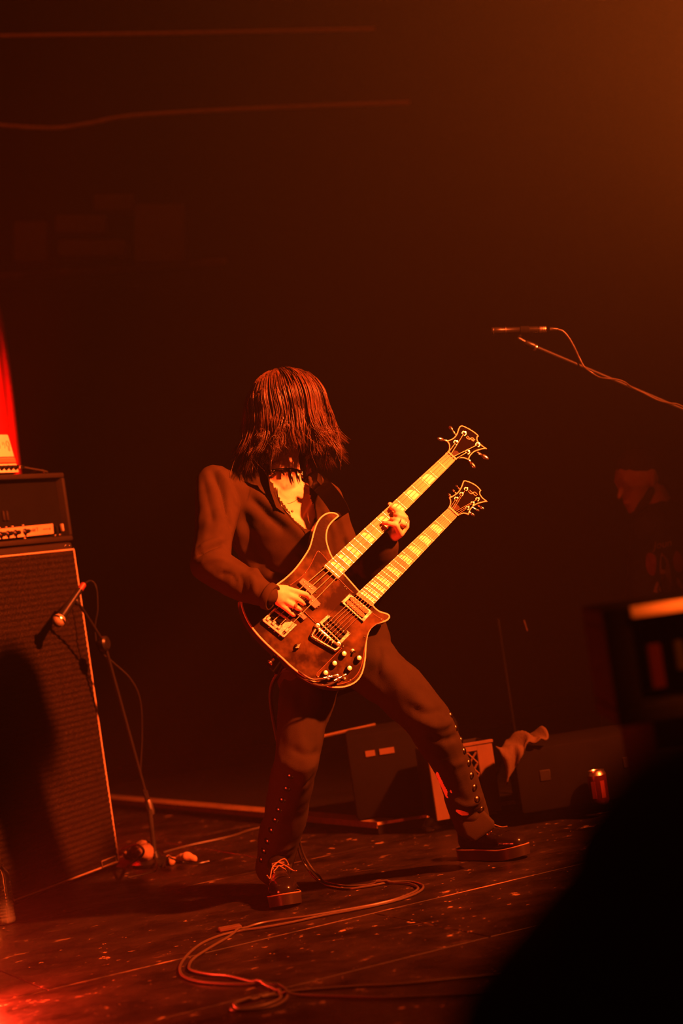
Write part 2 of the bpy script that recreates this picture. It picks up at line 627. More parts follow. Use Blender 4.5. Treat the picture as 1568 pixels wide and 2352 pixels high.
# stage floor: rotated plywood sheets on a dark deck
SE1 = V((0.895, 0.446, 0)).normalized()
SE2 = V((0.446, -0.895, 0)).normalized()
K = V((0.219, 5.191, 0))
fl = struct(MB().box((0.5, 7.6, -0.25), (6.0, 0, 0), (0, 4.9, 0), (0, 0, 0.238)).build('floor', M['blackmatte'], origin=(0, 7.4, 0)))
sheets = {}
rotz = math.atan2(SE1.y, SE1.x)
edge_v = [0.0, 0.667]
while edge_v[-1] < 7:
    edge_v.append(edge_v[-1] + 1.22)
while edge_v[0] > -2.2:
    edge_v.insert(0, edge_v[0] - 1.22)
for row in range(len(edge_v) - 1):
    v0, v1 = edge_v[row], edge_v[row + 1]
    hw = (v1 - v0) / 2
    off = {0.0: 0.0}.get(v0, random.uniform(-1.2, 1.2))
    for i in range(-4, 5):
        c = K - SE2 * ((v0 + v1) / 2) + SE1 * (off + (i + 0.5) * 2.44)
        if not (-4.2 < c.x < 5 and 3.7 < c.y < 11.3):
            continue
        key = hw < 0.5
        if key not in sheets:
            o = MB().bbox((0, 0, -0.006), (1.2185, 0, 0), (0, hw - 0.0015, 0), (0, 0, 0.006), 0.0022, 1).build('plywood_sheet', M['stagehalf' if key else 'stage'])
            sheets[key] = o.data
        else:
            o = bpy.data.objects.new('plywood_sheet', sheets[key])
            COL.objects.link(o)
        o.parent = fl
        o.location = V((c.x, c.y, random.uniform(-0.0012, 0.0))) - V((0, 7.4, 0))
        o.rotation_euler = (0, 0, rotz)
struct(MB().box((0.5, 0.3, -0.80), (7, 0, 0), (0, 2.4, 0), (0, 0, 0.05)).build('floor_pit', M['blackmatte']))
struct(MB().box((0, 12.3, 2.5), (7, 0, 0), (0, 0.1, 0), (0, 0, 3.6)).build('wall_back', M['wall']))
struct(MB().box((-5.6, 6.5, 2.5), (0.1, 0, 0), (0, 6, 0), (0, 0, 3.6)).build('wall_left', M['wall']))
struct(MB().box((6.6, 6.5, 2.5), (0.1, 0, 0), (0, 6, 0), (0, 0, 3.6)).build('wall_right', M['wall']))
struct(MB().box((0.5, 6.0, 6.15), (7.2, 0, 0), (0, 6.6, 0), (0, 0, 0.1)).build('ceiling', M['wall']))


def back(px, py, d=11.9):
    return P(px, py, d)


# faint pipe and sagging cable high on the back wall, and the ledge below them
o = MB().tube([back(-400, 92), back(0, 82), back(400, 76), back(860, 66)], 0.010, 8).build('pipe', M['pipe'], origin=back(400, 76))
tag(o, 'thin straight pipe running high along the dark back wall, topmost of the two lines', 'pipe')
o = MB().tube(catmull([back(-300, 255), back(-60, 282), back(110, 294), back(200, 284), back(300, 266), back(520, 252), back(800, 240), back(940, 235)], 8), 0.011, 8).build('hanging_cable', M['pipe'], origin=back(400, 266))
tag(o, 'sagging cable strung along the back wall below the thin straight pipe', 'cable')
dk = thing('wall_ledge', back(150, 640), 'dark ledge stacked with dim boxes high on the back wall at the far side', 'ledge')
MB().tube([back(-200, 652), back(0, 636), back(210, 622), back(520, 600)], 0.022, 6).build('rail', M['ledge'], dk)
MB().box(back(130, 655), CR * 0.9, (0, 0.1, 0), CU * 0.02).build('shelf_board', M['wall'], dk)
for (x, y, hx, hy) in ((75, 560, 0.10, 0.12), (190, 520, 0.15, 0.055), (215, 575, 0.20, 0.05), (265, 470, 0.12, 0.05), (370, 540, 0.15, 0.17)):
    MB().bbox(back(x, y, 11.8), CR * hx, (0, 0.09, 0), CU * hy, 0.02).build('box', M['ledge'], dk)

# red drape at the far side, lit from below by a red lamp
mb = MB()
NX, NZ = 40, 24
c0 = P(-330, 900, 9.6)
grid = []
for j in range(NZ + 1):
    for i in range(NX + 1):
        u, v = i / NX, j / NZ
        x = c0.x + u * (P(28, 900, 9.6).x - c0.x) + 0.012 * math.sin(v * 9)
        y = 9.5 + 0.05 * math.sin(u * 46) + 0.02 * math.sin(u * 17 + 1)
        grid.append(V((x, y, 0.02 + v * 2.84 - 0.42 * max(0, (u - 0.6) / 0.4) ** 2 * (v ** 3))))
fs = [(j * (NX + 1) + i, j * (NX + 1) + i + 1, (j + 1) * (NX + 1) + i + 1, (j + 1) * (NX + 1) + i) for j in range(NZ) for i in range(NX)]
mb.add(grid, fs)
o = mb.build('drape', M['drape'], smooth=180, origin=(c0.x, 9.5, 0))
sm = o.modifiers.new('thick', 'SOLIDIFY')
sm.thickness = 0.012
tag(o, 'red lit drape hanging behind the amplifier at the picture edge', 'curtain')

# ------------------------------------------------------------------ drum riser at the back
RC = F(870, 1917)                 # its front corner
rl = (F(500, 1880) - RC).normalized()
rr = (F(1360, 1840) - RC).normalized()
ris = thing('drum_riser', RC, 'low black drum riser with scuffed pale edge trim behind the guitarist', 'riser')
RH = V((0, 0, 0.045))
p0, p1, p2 = RC, RC + rr * 3.2, RC + rl * 3.4
p3 = p1 + V((0.0, 3.0, 0))
p4 = p2 + V((0.4, 0.2, 0))
MB().prism([q + RH * 0.93 for q in (p0, p1, p3, p4, p2)], [q + V((0, 0, 0.001)) for q in (p0, p1, p3, p4, p2)]).build('platform', M['carpet'], ris)
inn = (rl + rr).normalized()
MB().prism([p0 + RH, p2 + RH, p2 + RH + V((0.07, 0.03, 0)), p0 + RH + inn * 0.05 + rr * 0.04], [q - V((0, 0, 0.022)) for q in (p0 + RH - rr * 0.004, p2 + RH - rr * 0.004, p2 + RH + V((0.05, 0.02, 0)), p0 + RH + inn * 0.05)]).build('edge_trim', M['riserpale'], ris)
MB().prism([p0 + RH, p1 + RH, p1 + RH + rl * 0.012, p0 + RH + rl * 0.012], [q - V((0, 0, 0.010)) for q in (p0 + RH - rl * 0.003, p1 + RH - rl * 0.003, p1 + RH + rl * 0.012, p0 + RH + rl * 0.012)]).build('edge_trim', M['riseredge'], ris)
for t, wd in ((0.42, 0.035), (0.62, 0.05), (0.30, 0.02)):
    q = RC + rr * t - rl * 0.004
    MB().box(q + V((0, 0, 0.022)), rr * wd * 0.5, rl * 0.003, V((0, 0, 0.012))).build('latch', M['riseredge'], ris)

# ------------------------------------------------------------------ bass cabinet, amplifier, white box
A0 = F(272, 1992)
CT = V((-0.425, -0.905, 0)).normalized()        # along the front, towards the near end
CN = V((0.905, -0.425, 0)).normalized()         # out of the front
ZZ = V((0, 0, 1))
cab = thing('speaker_cabinet', A0 + CT * 0.4, 'tall black bass speaker cabinet with ribbed grille and white piping beside the water bottle', 'speaker')
CW, CH, CDp = 0.84, 1.24, 0.42
fc = A0 - CT * 0.024 - CN * 0.012             # lower far front corner of the box
MB().bbox(fc + CT * CW / 2 - CN * CDp / 2 + ZZ * CH / 2, CT * CW / 2, CN * CDp / 2, ZZ * CH / 2, 0.012, 3).build('cabinet_box', M['tolex'], cab)
gz0, gz1 = 0.022, 1.21
gl = A0
gw = CW - 0.048
mb = MB()
NR = 330
for i in range(NR + 1):
    z = gz0 + (gz1 - gz0) * i / NR
    hgt = 0.0035 + 0.0022 * math.sin(i / NR * 2 * math.pi * 56)
    for j in range(13):
        s = gw * j / 12
        mb.v.append(gl + CT * s + CN * (hgt + 0.0006 * math.sin(s * 31 + z * 9)) + ZZ * z)
for i in range(NR):
    for j in range(12):
        mb.f.append((i * 13 + j, i * 13 + j + 1, (i + 1) * 13 + j + 1, (i + 1) * 13 + j))
mb.build('grille', M['grille'], cab, smooth=180)
mb = MB()
for a, b_ in ((gl + ZZ * gz0, gl + ZZ * gz1), (gl + ZZ * gz1, gl + CT * gw + ZZ * gz1), (gl + CT * gw + ZZ * gz1, gl + CT * gw + ZZ * gz0), (gl + CT * gw + ZZ * gz0, gl + ZZ * gz0)):
    m_ = MB().tube([a.lerp(b_, k / 20) + CN * 0.004 for k in range(21)], [0.0034] * 21, 6).build('piping', M['piping'], cab)
pc = Plane(A0 + CN * 0.006, CN)
q = [pc.pt(*x) for x in ((231, 1979), (263, 1966), (265, 1979), (233, 1992))]
mb = MB().prism([x + CN * 0.004 for x in q], q)
bd = mb.build('badge', M['tolex'], cab)
MB().tube([x + CN * 0.004 for x in q], 0.0018, 6, closed=True).build('badge_rim', M['panel'], bd)
for s in (0.03, 0.06):
    MB().sphere(fc + CT * s + ZZ * (CH - 0.012) + CN * 0.003, 0.003, n=8).build('screw', M['chrome'], cab)

# amplifier head
HB = Plane(A0 - CN * 0.024, CN).pt(171, 1252)
HB.z = CH + 0.006
HW, HH, HD = 0.70, 0.262, 0.26
head = thing('bass_amplifier', HB + CT * 0.3, 'black amplifier head with white control panel on the speaker cabinet', 'amplifier')
ph = Plane(HB, CN)
cen = HB + CT * HW / 2 - CN * HD / 2 + ZZ * HH / 2
fr = 0.020
for nm, c, ax, ay, az in (('top_panel', HB + CT * HW / 2 - CN * HD / 2 + ZZ * (HH - fr / 2), CT * HW / 2, CN * HD / 2, ZZ * fr / 2), ('bottom_panel', HB + CT * HW / 2 - CN * HD / 2 + ZZ * fr / 2, CT * HW / 2, CN * HD / 2, ZZ * fr / 2),
                          ('side_panel', HB + CT * fr / 2 - CN * HD / 2 + ZZ * HH / 2, CT * fr / 2, CN * HD / 2, ZZ * (HH / 2 - fr)), ('side_panel', HB + CT * (HW - fr / 2) - CN * HD / 2 + ZZ * HH / 2, CT * fr / 2, CN * HD / 2, ZZ * (HH / 2 - fr))):
    MB().bbox(c, ax, ay, az, 0.006, 2).build(nm, M['tolex'], head)
MB().box(HB + CT * HW / 2 - CN * 0.035 + ZZ * HH / 2, CT * (HW / 2 - fr), CN * 0.006, ZZ * (HH / 2 - fr)).build('front_baffle', M['blackmatte'], head)
for k in (0.08, 0.58):
    MB().lathe(HB + CT * k - CN * 0.05 - ZZ * 0.006, ZZ, [(0.018, 0), (0.02, 0.006)], 12).build('foot', M['blackplastic'], head)
pp = Plane(HB - CN * 0.018, CN)


def amp(x, y, h=0.0):
    return pp.pt(x / 7.127, 980 + y / 7.127, h)


q = [amp(850, 1588), amp(866, 1752), amp(-900, 1752 + 1766 * 0.105), amp(-900, 1588 + 1750 * 0.098)]
pn = MB().prism([x + CN * 0.004 for x in q], [x - CN * 0.01 for x in q]).build('control_panel', M['panel'], head)
for kx, ky in ((400, 1720), (245, 1742), (122, 1755), (5, 1770), (-130, 1784), (-260, 1797)):
    kb = MB().lathe(amp(kx, ky, 0.003), CN, [(0.0118, 0), (0.0118, 0.005), (0.0085, 0.008), (0.0075, 0.022), (0.006, 0.024)], 16).build('control_knob', M['blackplastic'], head)
    MB().box(amp(kx + 38, ky - 8, 0.012), (amp(30, 0) - amp(0, 4)) * 0.9, CN * 0.002, (amp(0, 0) - amp(4, 14)) * 0.6).build('pointer', M['redink'], kb)
ux = (amp(100, 1690) - amp(0, 1701)).normalized()
uy = ux.cross(CN).normalized()
if uy.z < 0:
    uy = -uy
vs_, fs_ = text_mesh('model T', 0.020)
MB().add([amp(462, 1728, 0.0046) + ux * v.x + uy * v.y + CN * v.z for v in vs_], fs_).build('lettering', M['blackmatte'], pn, smooth=0)
MB().tube([amp(705, 1680, 0.0046), amp(790, 1673, 0.0046)], 0.0012, 6).build('printed_arrow', M['blackmatte'], pn)
MB().lathe(amp(812, 1672, 0.004), CN, [(0.0035, 0), (0.0035, 0.002)], 12).build('printed_dot', M['blackmatte'], pn)
for sx, sy in ((925, 1690), (1015, 1650)):
    MB().bbox(amp(sx, sy, 0.004), ux * 0.0045, CN * 0.006, uy * 0.014, 0.002).build('rocker_switch', M['blackplastic'] if sx < 1000 else M['panel'], head)
for lx, ly, lw in ((200, 1632, 0.006), (375, 1612, 0.005), (100, 1643, 0.004), (-10, 1655, 0.005), (405, 1825, 0.005), (902, 1778, 0.0035), (978, 1766, 0.003)):
    MB().box(amp(lx, ly, 0.0), ux * lw, CN * 0.002, uy * 0.0016).build('marking', M['panel'], head)
for kx in (120, 60):
    MB().lathe(amp(kx, 1480, -0.008) - uy * 0.012, uy, [(0.007, 0), (0.007, 0.03), (0.003, 0.036)], 10).build('valve', M['bobbindark'], head)

# white box with knobs on the amplifier
pb = Plane(HB - CN * 0.012 - CT * 0.0, CN)
TZ = HB.z + HH


def wb(x, y, h=0.0):
    return pb.pt(x / 7.127, 980 + y / 7.127, h)


br = wb(325, 812)
br.z = TZ + 0.0079
bx = thing('preamp_box', br, 'white control box with dark stripes and black knobs standing on the amplifier', 'effects box')
bh = 0.148
up_ = (ZZ * 0.985 - CN * 0.17).normalized()
bn = CT.cross(up_).normalized()
if bn.dot(CN) < 0:
    bn = -bn
WBW = 0.24
MB().bbox(br + CT * WBW / 2 + up_ * bh / 2 - bn * 0.022, CT * WBW / 2, up_ * bh / 2, bn * 0.022, 0.004, 2).build('box_shell', M['white'], bx)


def fb(s, t, h=0.0):              # on the face: s along from the far end, t up
    return br + CT * s + up_ * t + bn * h


MB().box(fb(0.118, 0.047, 0.0005), CT * 0.115, up_ * 0.0085, bn * 0.0008).build('printed_band', M['redink'], bx)
for t in (0.036, 0.059):
    MB().box(fb(0.118, t, 0.0008), CT * 0.115, up_ * 0.0018, bn * 0.0008).build('printed_line', M['blackmatte'], bx)
for s in (0.018, 0.048, 0.078, 0.108, 0.138):
    MB().lathe(fb(s, 0.018, 0.0), bn, [(0.0105, 0), (0.0095, 0.004), (0.0075, 0.006), (0.0065, 0.015)], 12).build('knob', M['blackplastic'], bx)
MB().tube(catmull([fb(0.012 + 0.011 + 0.009 * math.cos(a), 0.108 + 0.013 * math.sin(a), 0.001) for a in np.linspace(-0.5, 3.9, 9)], 3), 0.0013, 5).build('printed_curl', M['redink'], bx)
MB().tube(catmull([fb(0.028 - 0.004 * k, 0.098 + 0.005 * math.sin(k * 2.1), 0.001) for k in range(4)], 3), 0.0009, 5).build('printed_curl', M['tan'], bx)
MB().lathe(fb(0.022, 0.089, -0.0002), bn, [(0.007, 0), (0.007, 0.001)], 14).build('printed_spot', M['tan'], bx)
for s in (0.05, 0.08):
    MB().tube(catmull([fb(s + 0.006 * math.cos(a), 0.105 + 0.012 * math.sin(a), 0.001) for a in np.linspace(0, 4.5, 7)], 3), 0.001, 5).build('printed_curl', M['tan'], bx)

# jack lead on the amplifier top
pts = [fb(-0.012, 0.018, 0.008), fb(-0.03, 0.014, 0.01)] + [HB + CT * s - CN * c_ + ZZ * (HH + z) for s, c_, z in ((0.09, 0.02, 0.008), (0.06, 0.05, 0.006), (0.045, 0.06, 0.014), (0.03, 0.08, 0.022), (0.02, 0.12, 0.02), (0.01, 0.17, 0.007), (0.02, 0.24, 0.006), (0.06, 0.25, 0.006))]
pts = [fb(-0.018, 0.016, 0.010)] + pts[2:]
for p in pts[1:]:
    p.z = max(p.z, TZ + 0.005)
ld = thing('patch_lead', pts[0], 'thin dark lead with metal plug lying on the amplifier top', 'cable')
MB().tube(catmull(pts, 8), 0.0032, 6).build('cord', M['cable'], ld)
MB().lathe(fb(-0.003, 0.017, 0.010), -CT, [(0.006, 0), (0.006, 0.018), (0.004, 0.022)], 10).build('plug', M['chrome'], ld)

M['redring'] = mat('red_ring', (0.12, 0.012, 0.008), 0.5)
# ------------------------------------------------------------------ microphone on the cabinet
bp = pc.pt(135, 1425, 0.115)
he = pc.pt(188, 1348, 0.155)
hx = (he - bp).normalized()
mic = thing('vocal_microphone', bp, 'dark handheld microphone with round silver grille aimed at the speaker cabinet', 'microphone')
MB().sphere(bp, 0.0245, n=18).build('mic_grille', M['micmesh'], mic, smooth=180)
bb = MB().lathe(bp, hx, [(0.0245, -0.003), (0.026, -0.001), (0.026, 0.003), (0.0245, 0.005)], 18).build('grille_band', M['chrome'], mic)
MB().lathe(bp + hx * 0.018, hx, [(0.019, 0), (0.0165, 0.02), (0.0115, 0.12), (0.0105, (he - bp).length - 0.01)], 14).build('handle', M['blackplastic'], mic)
MB().lathe(he, hx, [(0.0115, -0.014), (0.0115, 0.012), (0.008, 0.016)], 12).build('connector', M['redring'], mic)
sb = F(358, 1985)
st = thing('microphone_stand', sb, 'slim black microphone stand with round base beside the speaker cabinet', 'mic stand')
MB().lathe(sb + ZZ * 0.001, ZZ, [(0.09, 0), (0.09, 0.012), (0.075, 0.02), (0.022, 0.026), (0.016, 0.05)], 28).build('base', M['blackplastic'], st)
kn = P(240, 1478, 7.44)
mid = P(343, 1853, 7.58)
MB().tube([sb + ZZ * 0.02, mid, mid + (kn - mid) * 0.1], 0.0095, 10).build('lower_tube', M['black'], st)
MB().lathe(mid - (kn - mid).normalized() * 0.03, (kn - mid), [(0.013, 0), (0.015, 0.01), (0.015, 0.05), (0.012, 0.06)], 12).build('clutch', M['steel'], st)
MB().tube([mid, kn], 0.006, 8).build('upper_tube', M['black'], st)
MB().lathe(kn - CN * 0.012, CN, [(0.026, 0), (0.028, 0.006), (0.028, 0.02), (0.02, 0.026)], 16).build('boom_joint', M['blackplastic'], st)
cl = he - hx * 0.055
MB().tube([kn, kn.lerp(cl, 0.5) + ZZ * 0.004, cl - hx * 0.0 + V((0.012, 0, -0.02))], 0.0055, 8).build('boom', M['black'], st)
MB().lathe(cl + V((0.012, 0, -0.026)), (V((-0.012, 0, 0.02))), [(0.007, 0), (0.011, 0.008), (0.012, 0.018)], 10).build('mic_clip', M['blackplastic'], st)
for a, b_ in ((0.06, 0.085),):
    MB().tube([sb.lerp(mid, 0.28), sb.lerp(mid, 0.42)], 0.0102, 10).build('chrome_sleeve', M['chrome'], st)
pts = [he + hx * 0.012, P(208, 1334, 7.42), P(221, 1350, 7.42), P(224, 1400, 7.43), P(218, 1440, 7.44), P(226, 1490, 7.46), P(258, 1520, 7.48), P(300, 1560, 7.5), P(322, 1610, 7.53), P(326, 1690, 7.56), P(323, 1780, 7.57), P(334, 1830, 7.56), P(345, 1870, 7.57), P(350, 1940, 7.56)]
e_ = F(345, 1992)
e_.z = 0.006
pts += [V((e_.x + 0.04, e_.y - 0.135, 0.012)), V((e_.x + 0.0, e_.y - 0.19, 0.005)), V((e_.x - 0.06, e_.y - 0.22, 0.005))]
o = MB().tube(catmull(pts, 8), 0.0034, 7).build('microphone_cable', M['black'], origin=pts[0])
tag(o, 'dark microphone cable looping down the slim stand by the speaker cabinet', 'cable')
o = MB().tube(catmull([F(375, 1958, 0.005), F(430, 1943, 0.005), F(500, 1928, 0.005), F(540, 1918, 0.005), F(568, 1908, 0.005), F(600, 1900, 0.005)], 6), 0.004, 6).build('floor_cable', M['cable'], origin=F(430, 1943))
tag(o, 'dark cable running along the floor from the stand base towards the riser', 'cable')

# crumpled white cloths at the foot of the stand
g = [[(F(322, 1958, 0.035), 0.034), (F(330, 1950, 0.055), 0.037)], [(F(332, 1960, 0.05), 0.036), (F(342, 1958, 0.035), 0.03)], [(F(304, 1958, 0.03), 0.024), (F(322, 1950, 0.05), 0.030)], [(F(288, 1962, 0.014), 0.013), (F(304, 1964, 0.016), 0.015)]]
me = blob_mesh(g, 0.006, 3)
rumple(me, 22, 0.006, 3)
o = link_mesh('towel_roll', me, M['cloth'], None, V((0, 0, 0)), 180)
tag(o, 'crumpled white cloth bundle lying behind the microphone stand base', 'cloth')
g = [[(F(384, 1972, 0.012), 0.015), (F(394, 1980, 0.012), 0.014)], [(F(410, 1973, 0.012), 0.014), (F(430, 1969, 0.02), 0.020), (F(446, 1973, 0.012), 0.013)], [(F(392, 1975, 0.011), 0.012), (F(420, 1974, 0.011), 0.011)]]
me = blob_mesh(g, 0.005, 3)
rumple(me, 26, 0.004, 7)
o = link_mesh('folded_rag', me, M['cloth'], None, V((0, 0, 0)), 180)
tag(o, 'flat pale rag under dark cords on the floor beside the mic stand base', 'cloth')
o = MB().tube(catmull([F(378, 1992, 0.006), F(386, 1968, 0.034), F(395, 1972, 0.034), F(420, 1980, 0.030), F(450, 1984, 0.006), F(480, 1978, 0.005)], 6), 0.0035, 6).build('black_cable', M['blackplastic'], origin=F(375, 1965))
tag(o, 'black cord lying over the flat pale rag', 'cable')
o = MB().tube(catmull([F(292, 1990, 0.006), F(314, 1974, 0.07), F(328, 1962, 0.094), F(328, 1950, 0.106), F(314, 1940, 0.096), F(298, 1944, 0.06), F(280, 1950, 0.006)], 6), 0.0045, 6).build('black_cable', M['blackplastic'], origin=F(338, 1966))
tag(o, 'black cord looped over the white cloth bundle', 'cable')

# ------------------------------------------------------------------ water bottle at the picture edge
bo = F(16, 2122)
bt = thing('water_bottle', bo, 'clear ribbed plastic water bottle standing on the floor at the picture edge', 'bottle')
prof = [(0.026, 0.002), (0.031, 0.008)]
for k in range(12):
    z = 0.018 + k * 0.0105
    prof += [(0.0325, z), (0.0318, z + 0.003), (0.0305, z + 0.0055), (0.0318, z + 0.008)]
prof += [(0.0325, 0.148), (0.031, 0.158), (0.025, 0.172), (0.017, 0.183), (0.0125, 0.190), (0.0125, 0.203)]
MB().lathe(bo, ZZ, prof, 32).build('bottle_wall', M['clear'], bt, smooth=60)
MB().lathe(bo, ZZ, [(0.024, 0.005), (0.0288, 0.012), (0.029, 0.06), (0.001, 0.0605)], 24).build('water', M['water'], bt)
MB().lathe(bo + ZZ * 0.196, ZZ, [(0.0155, 0), (0.0158, 0.002), (0.0158, 0.013), (0.0145, 0.0145)], 20).build('cap', M['white'], bt)
MB().lathe(bo, ZZ, [(0.0165, 0.191), (0.0165, 0.194)], 20).build('neck_ring', M['white'], bt)
o2 = bo + V((-0.045, -0.05, 0))
b2 = thing('water_cup', o2, 'pale drinking cup standing beside the water bottle at the picture edge', 'cup')
MB().lathe(o2, ZZ, [(0.024, 0.001), (0.025, 0.004), (0.033, 0.085), (0.034, 0.087), (0.031, 0.087), (0.023, 0.006)], 24).build('cup_wall', M['white'], b2)

# ------------------------------------------------------------------ scraps and cans
o = MB().bbox(F(528, 2131, 0.006), V((0.032, 0.006, 0)), V((-0.004, 0.018, 0)), V((0, 0, 0.005)), 0.002, 1).build('cardboard_scrap', M['tape'], origin=F(528, 2131))
tag(o, 'small flat cardboard scrap lying beside the coiled cables', 'scrap')

cb = F(1380, 1848, 0.045)
cn = thing('drink_can', cb, 'red and silver drink can standing on the edge of the drum riser', 'can')
MB().lathe(cb, ZZ, [(0.024, 0), (0.028, 0.003), (0.0325, 0.012), (0.033, 0.02), (0.033, 0.104)], 32).build('can_body', M['can'], cn)
MB().lathe(cb, ZZ, [(0.033, 0.1042), (0.031, 0.110), (0.0275, 0.117), (0.0275, 0.121), (0.0255, 0.121), (0.024, 0.118), (0.001, 0.118)], 32).build('can_shoulder', M['canlid'], cn)
MB().bbox(cb + V((0, -0.004, 0.1195)), (0.006, 0, 0), (0, 0.011, 0), (0, 0, 0.0008), 0.0005, 1).build('pull_tab', M['chrome'], cn)
for a in (-2.2, -1.2):
    d = V((math.cos(a), math.sin(a), 0))
    MB().box(cb + d * 0.0331 + ZZ * 0.055, d.cross(ZZ) * 0.008, d * 0.0006, ZZ * 0.03).build('sheen_patch', M['redring'], cn)  # brighter red strips stand in for the sheen down the can

# ------------------------------------------------------------------ things on the riser
RZ = 0.043
gc = F(790, 1893, RZ + 0.004)
ga = thing('guitar_cabinet', gc, 'black cabinet with two pale tape strips behind the legs of the guitarist', 'speaker')
dx, dy = rr, rl * 0.92 + V((0.1, 0.1, 0))
wdt = (F(1005, 1885, RZ) - gc).length
MB().bbox(gc + dx * wdt / 2 + V((0.05, 0.2, 0.16)), dx * wdt / 2, V((0.0, 0.17, 0)), ZZ * 0.16, 0.012, 2).build('cabinet_box', M['blackmatte'], ga)
fcy = gc + V((0.05, 0.026, 0))
for s, wd, z in ((0.085, 0.018, 0.243), (0.148, 0.028, 0.243)):
    MB().box(fcy + dx * s + ZZ * z, dx * wd, V((0, 0.0015, 0)), ZZ * 0.011).build('tape_strip', M['paleplastic'], ga)
MB().tube([gc + dx * (-0.1) + V((0.05, 0.3, 0.31)), gc + dx * 0.12 + V((0.05, 0.3, 0.325))], 0.006, 6).build('carry_handle', M['ledge'], ga)

# milk crate
k0, k1 = F(1003, 1887, RZ), F(1152, 1862, RZ)
kx = (k1 - k0)
KW = kx.length
kx.normalize()
ky = ZZ.cross(kx)
KH = 0.25
cr = thing('milk_crate', k0 + kx * KW / 2, 'pale plastic crate with dark lattice openings standing on the drum riser', 'crate')
KD = 0.24
for nm, c, ax, ay, az in (('end_post', k0 + kx * 0.024, kx * 0.024, ky * 0.004, ZZ * KH / 2), ('end_post', k0 + kx * (KW - 0.03), kx * 0.03, ky * 0.004, ZZ * KH / 2), ('top_rail', k0 + kx * KW / 2 + ZZ * (KH / 2 - 0.012), kx * (KW / 2 - 0.05), ky * 0.004, ZZ * 0.012), ('bottom_rail', k0 + kx * KW / 2 - ZZ * (KH / 2 - 0.03), kx * (KW / 2 - 0.05), ky * 0.004, ZZ * 0.03)):
    MB().bbox(c + ZZ * KH / 2, ax, ay, az, 0.003, 1).build(nm, M['paleplastic'], cr)
MB().bbox(k0 + kx * KW / 2 + ZZ * (KH + 0.004), kx * (KW / 2 + 0.004), ky * 0.008, ZZ * 0.006, 0.002, 1).build('rim', M['paleplastic'], cr)
for c, ax, ay, az in ((k0 + ky * KD / 2 + kx * 0.004, kx * 0.004, ky * KD / 2, ZZ * KH / 2), (k0 + ky * KD / 2 + kx * (KW - 0.004), kx * 0.004, ky * KD / 2, ZZ * KH / 2), (k0 + ky * KD + kx * KW / 2, kx * KW / 2, ky * 0.004, ZZ * KH / 2)):
    MB().bbox(c + ZZ * KH / 2, ax, ay, az, 0.003, 1).build('wall_panel', M['black'], cr)
x0, x1, z0, z1 = 0.05, KW - 0.062, 0.062, KH - 0.026
n = 0
for i in range(-6, 9):
    for sgn in (1, -1):
        cs = x0 + i * 0.032
        a = [cs, z0] if sgn > 0 else [cs, z1]
        b_ = [cs + (z1 - z0) * 0.8, z1] if sgn > 0 else [cs + (z1 - z0) * 0.8, z0]
        pa, pb2 = np.array(a), np.array(b_)
        d = pb2 - pa
        ta, tb = max(0, (x0 - pa[0]) / d[0]), min(1, (x1 - pa[0]) / d[0])
        if tb - ta < 0.05:
            continue
        s_, e2 = pa + d * ta, pa + d * tb
        MB().tube([k0 + kx * s_[0] + ZZ * s_[1], k0 + kx * e2[0] + ZZ * e2[1]], 0.0035, 4).build('lattice_bar', M['paleplastic'], cr)

# towel over a dark case
tc_ = F(1255, 1868, RZ)
dc = thing('dark_case', tc_ + V((0, 0.25, 0)), 'dark road case carrying a pale towel on the drum riser', 'case')
ctop = P(1200, 1775, 7.5)
base_l = F(1200, 1872, RZ)
cz = 0.225
MB().bbox(base_l + rr * 0.35 + V((0, 0.2, cz / 2)), rr * 0.35, V((0, 0.19, 0)), ZZ * cz / 2, 0.01, 2).build('case_box', M['blackmatte'], dc)
for k in range(2):
    MB().bbox(base_l + rr * (0.1 + 0.3 * k) + V((0, 0.012, cz * 0.55)), rr * 0.02, V((0, 0.006, 0)), ZZ * 0.02, 0.003, 1).build('latch', M['black'], dc)
tp = [P(1180, 1762, 7.5), P(1182, 1735, 7.5), P(1215, 1730, 7.54), P(1225, 1715, 7.6), P(1260, 1705, 7.62), P(1278, 1718, 7.6)]
zt = cz + RZ
yb = base_l.y
# drape the towel: a strip bent over the front top edge of the case
mb = MB()
NU, NV = 26, 18
tg = []
xs0 = base_l.x - 0.045
for j in range(NV + 1):
    for i in range(NU + 1):
        u, v = i / NU, j / NV
        wd = 0.165
        s = v * 0.22
        hang = 0.11 * max(0.0, 1 - u * 1.9)
        x = xs0 + u * wd + 0.01 * math.sin(v * 7)
        if s < hang:
            y, z = yb - 0.012 - 0.01 * math.sin(u * 20), zt - (hang - s)
        else:
            y, z = yb - 0.012 + (s - hang) * 0.75, zt + 0.012 + 0.035 * math.sin(u * 6.5 + v * 3) ** 2 * math.sin(math.pi * min(1, (s - hang) / 0.2)) + u * 0.02
        z += 0.006 * math.sin(u * 23 + v * 5)
        tg.append(V((x, y, z)))
mb.add(tg, [(j * (NU + 1) + i, j * (NU + 1) + i + 1, (j + 1) * (NU + 1) + i + 1, (j + 1) * (NU + 1) + i) for j in range(NV) for i in range(NU)])
o = mb.build('towel', M['towel'], smooth=180, origin=(xs0 + 0.1, yb, zt))
sm = o.modifiers.new('thick', 'SOLIDIFY')
sm.thickness = 0.007
tag(o, 'pale crumpled towel thrown over the corner of the dark case', 'towel')

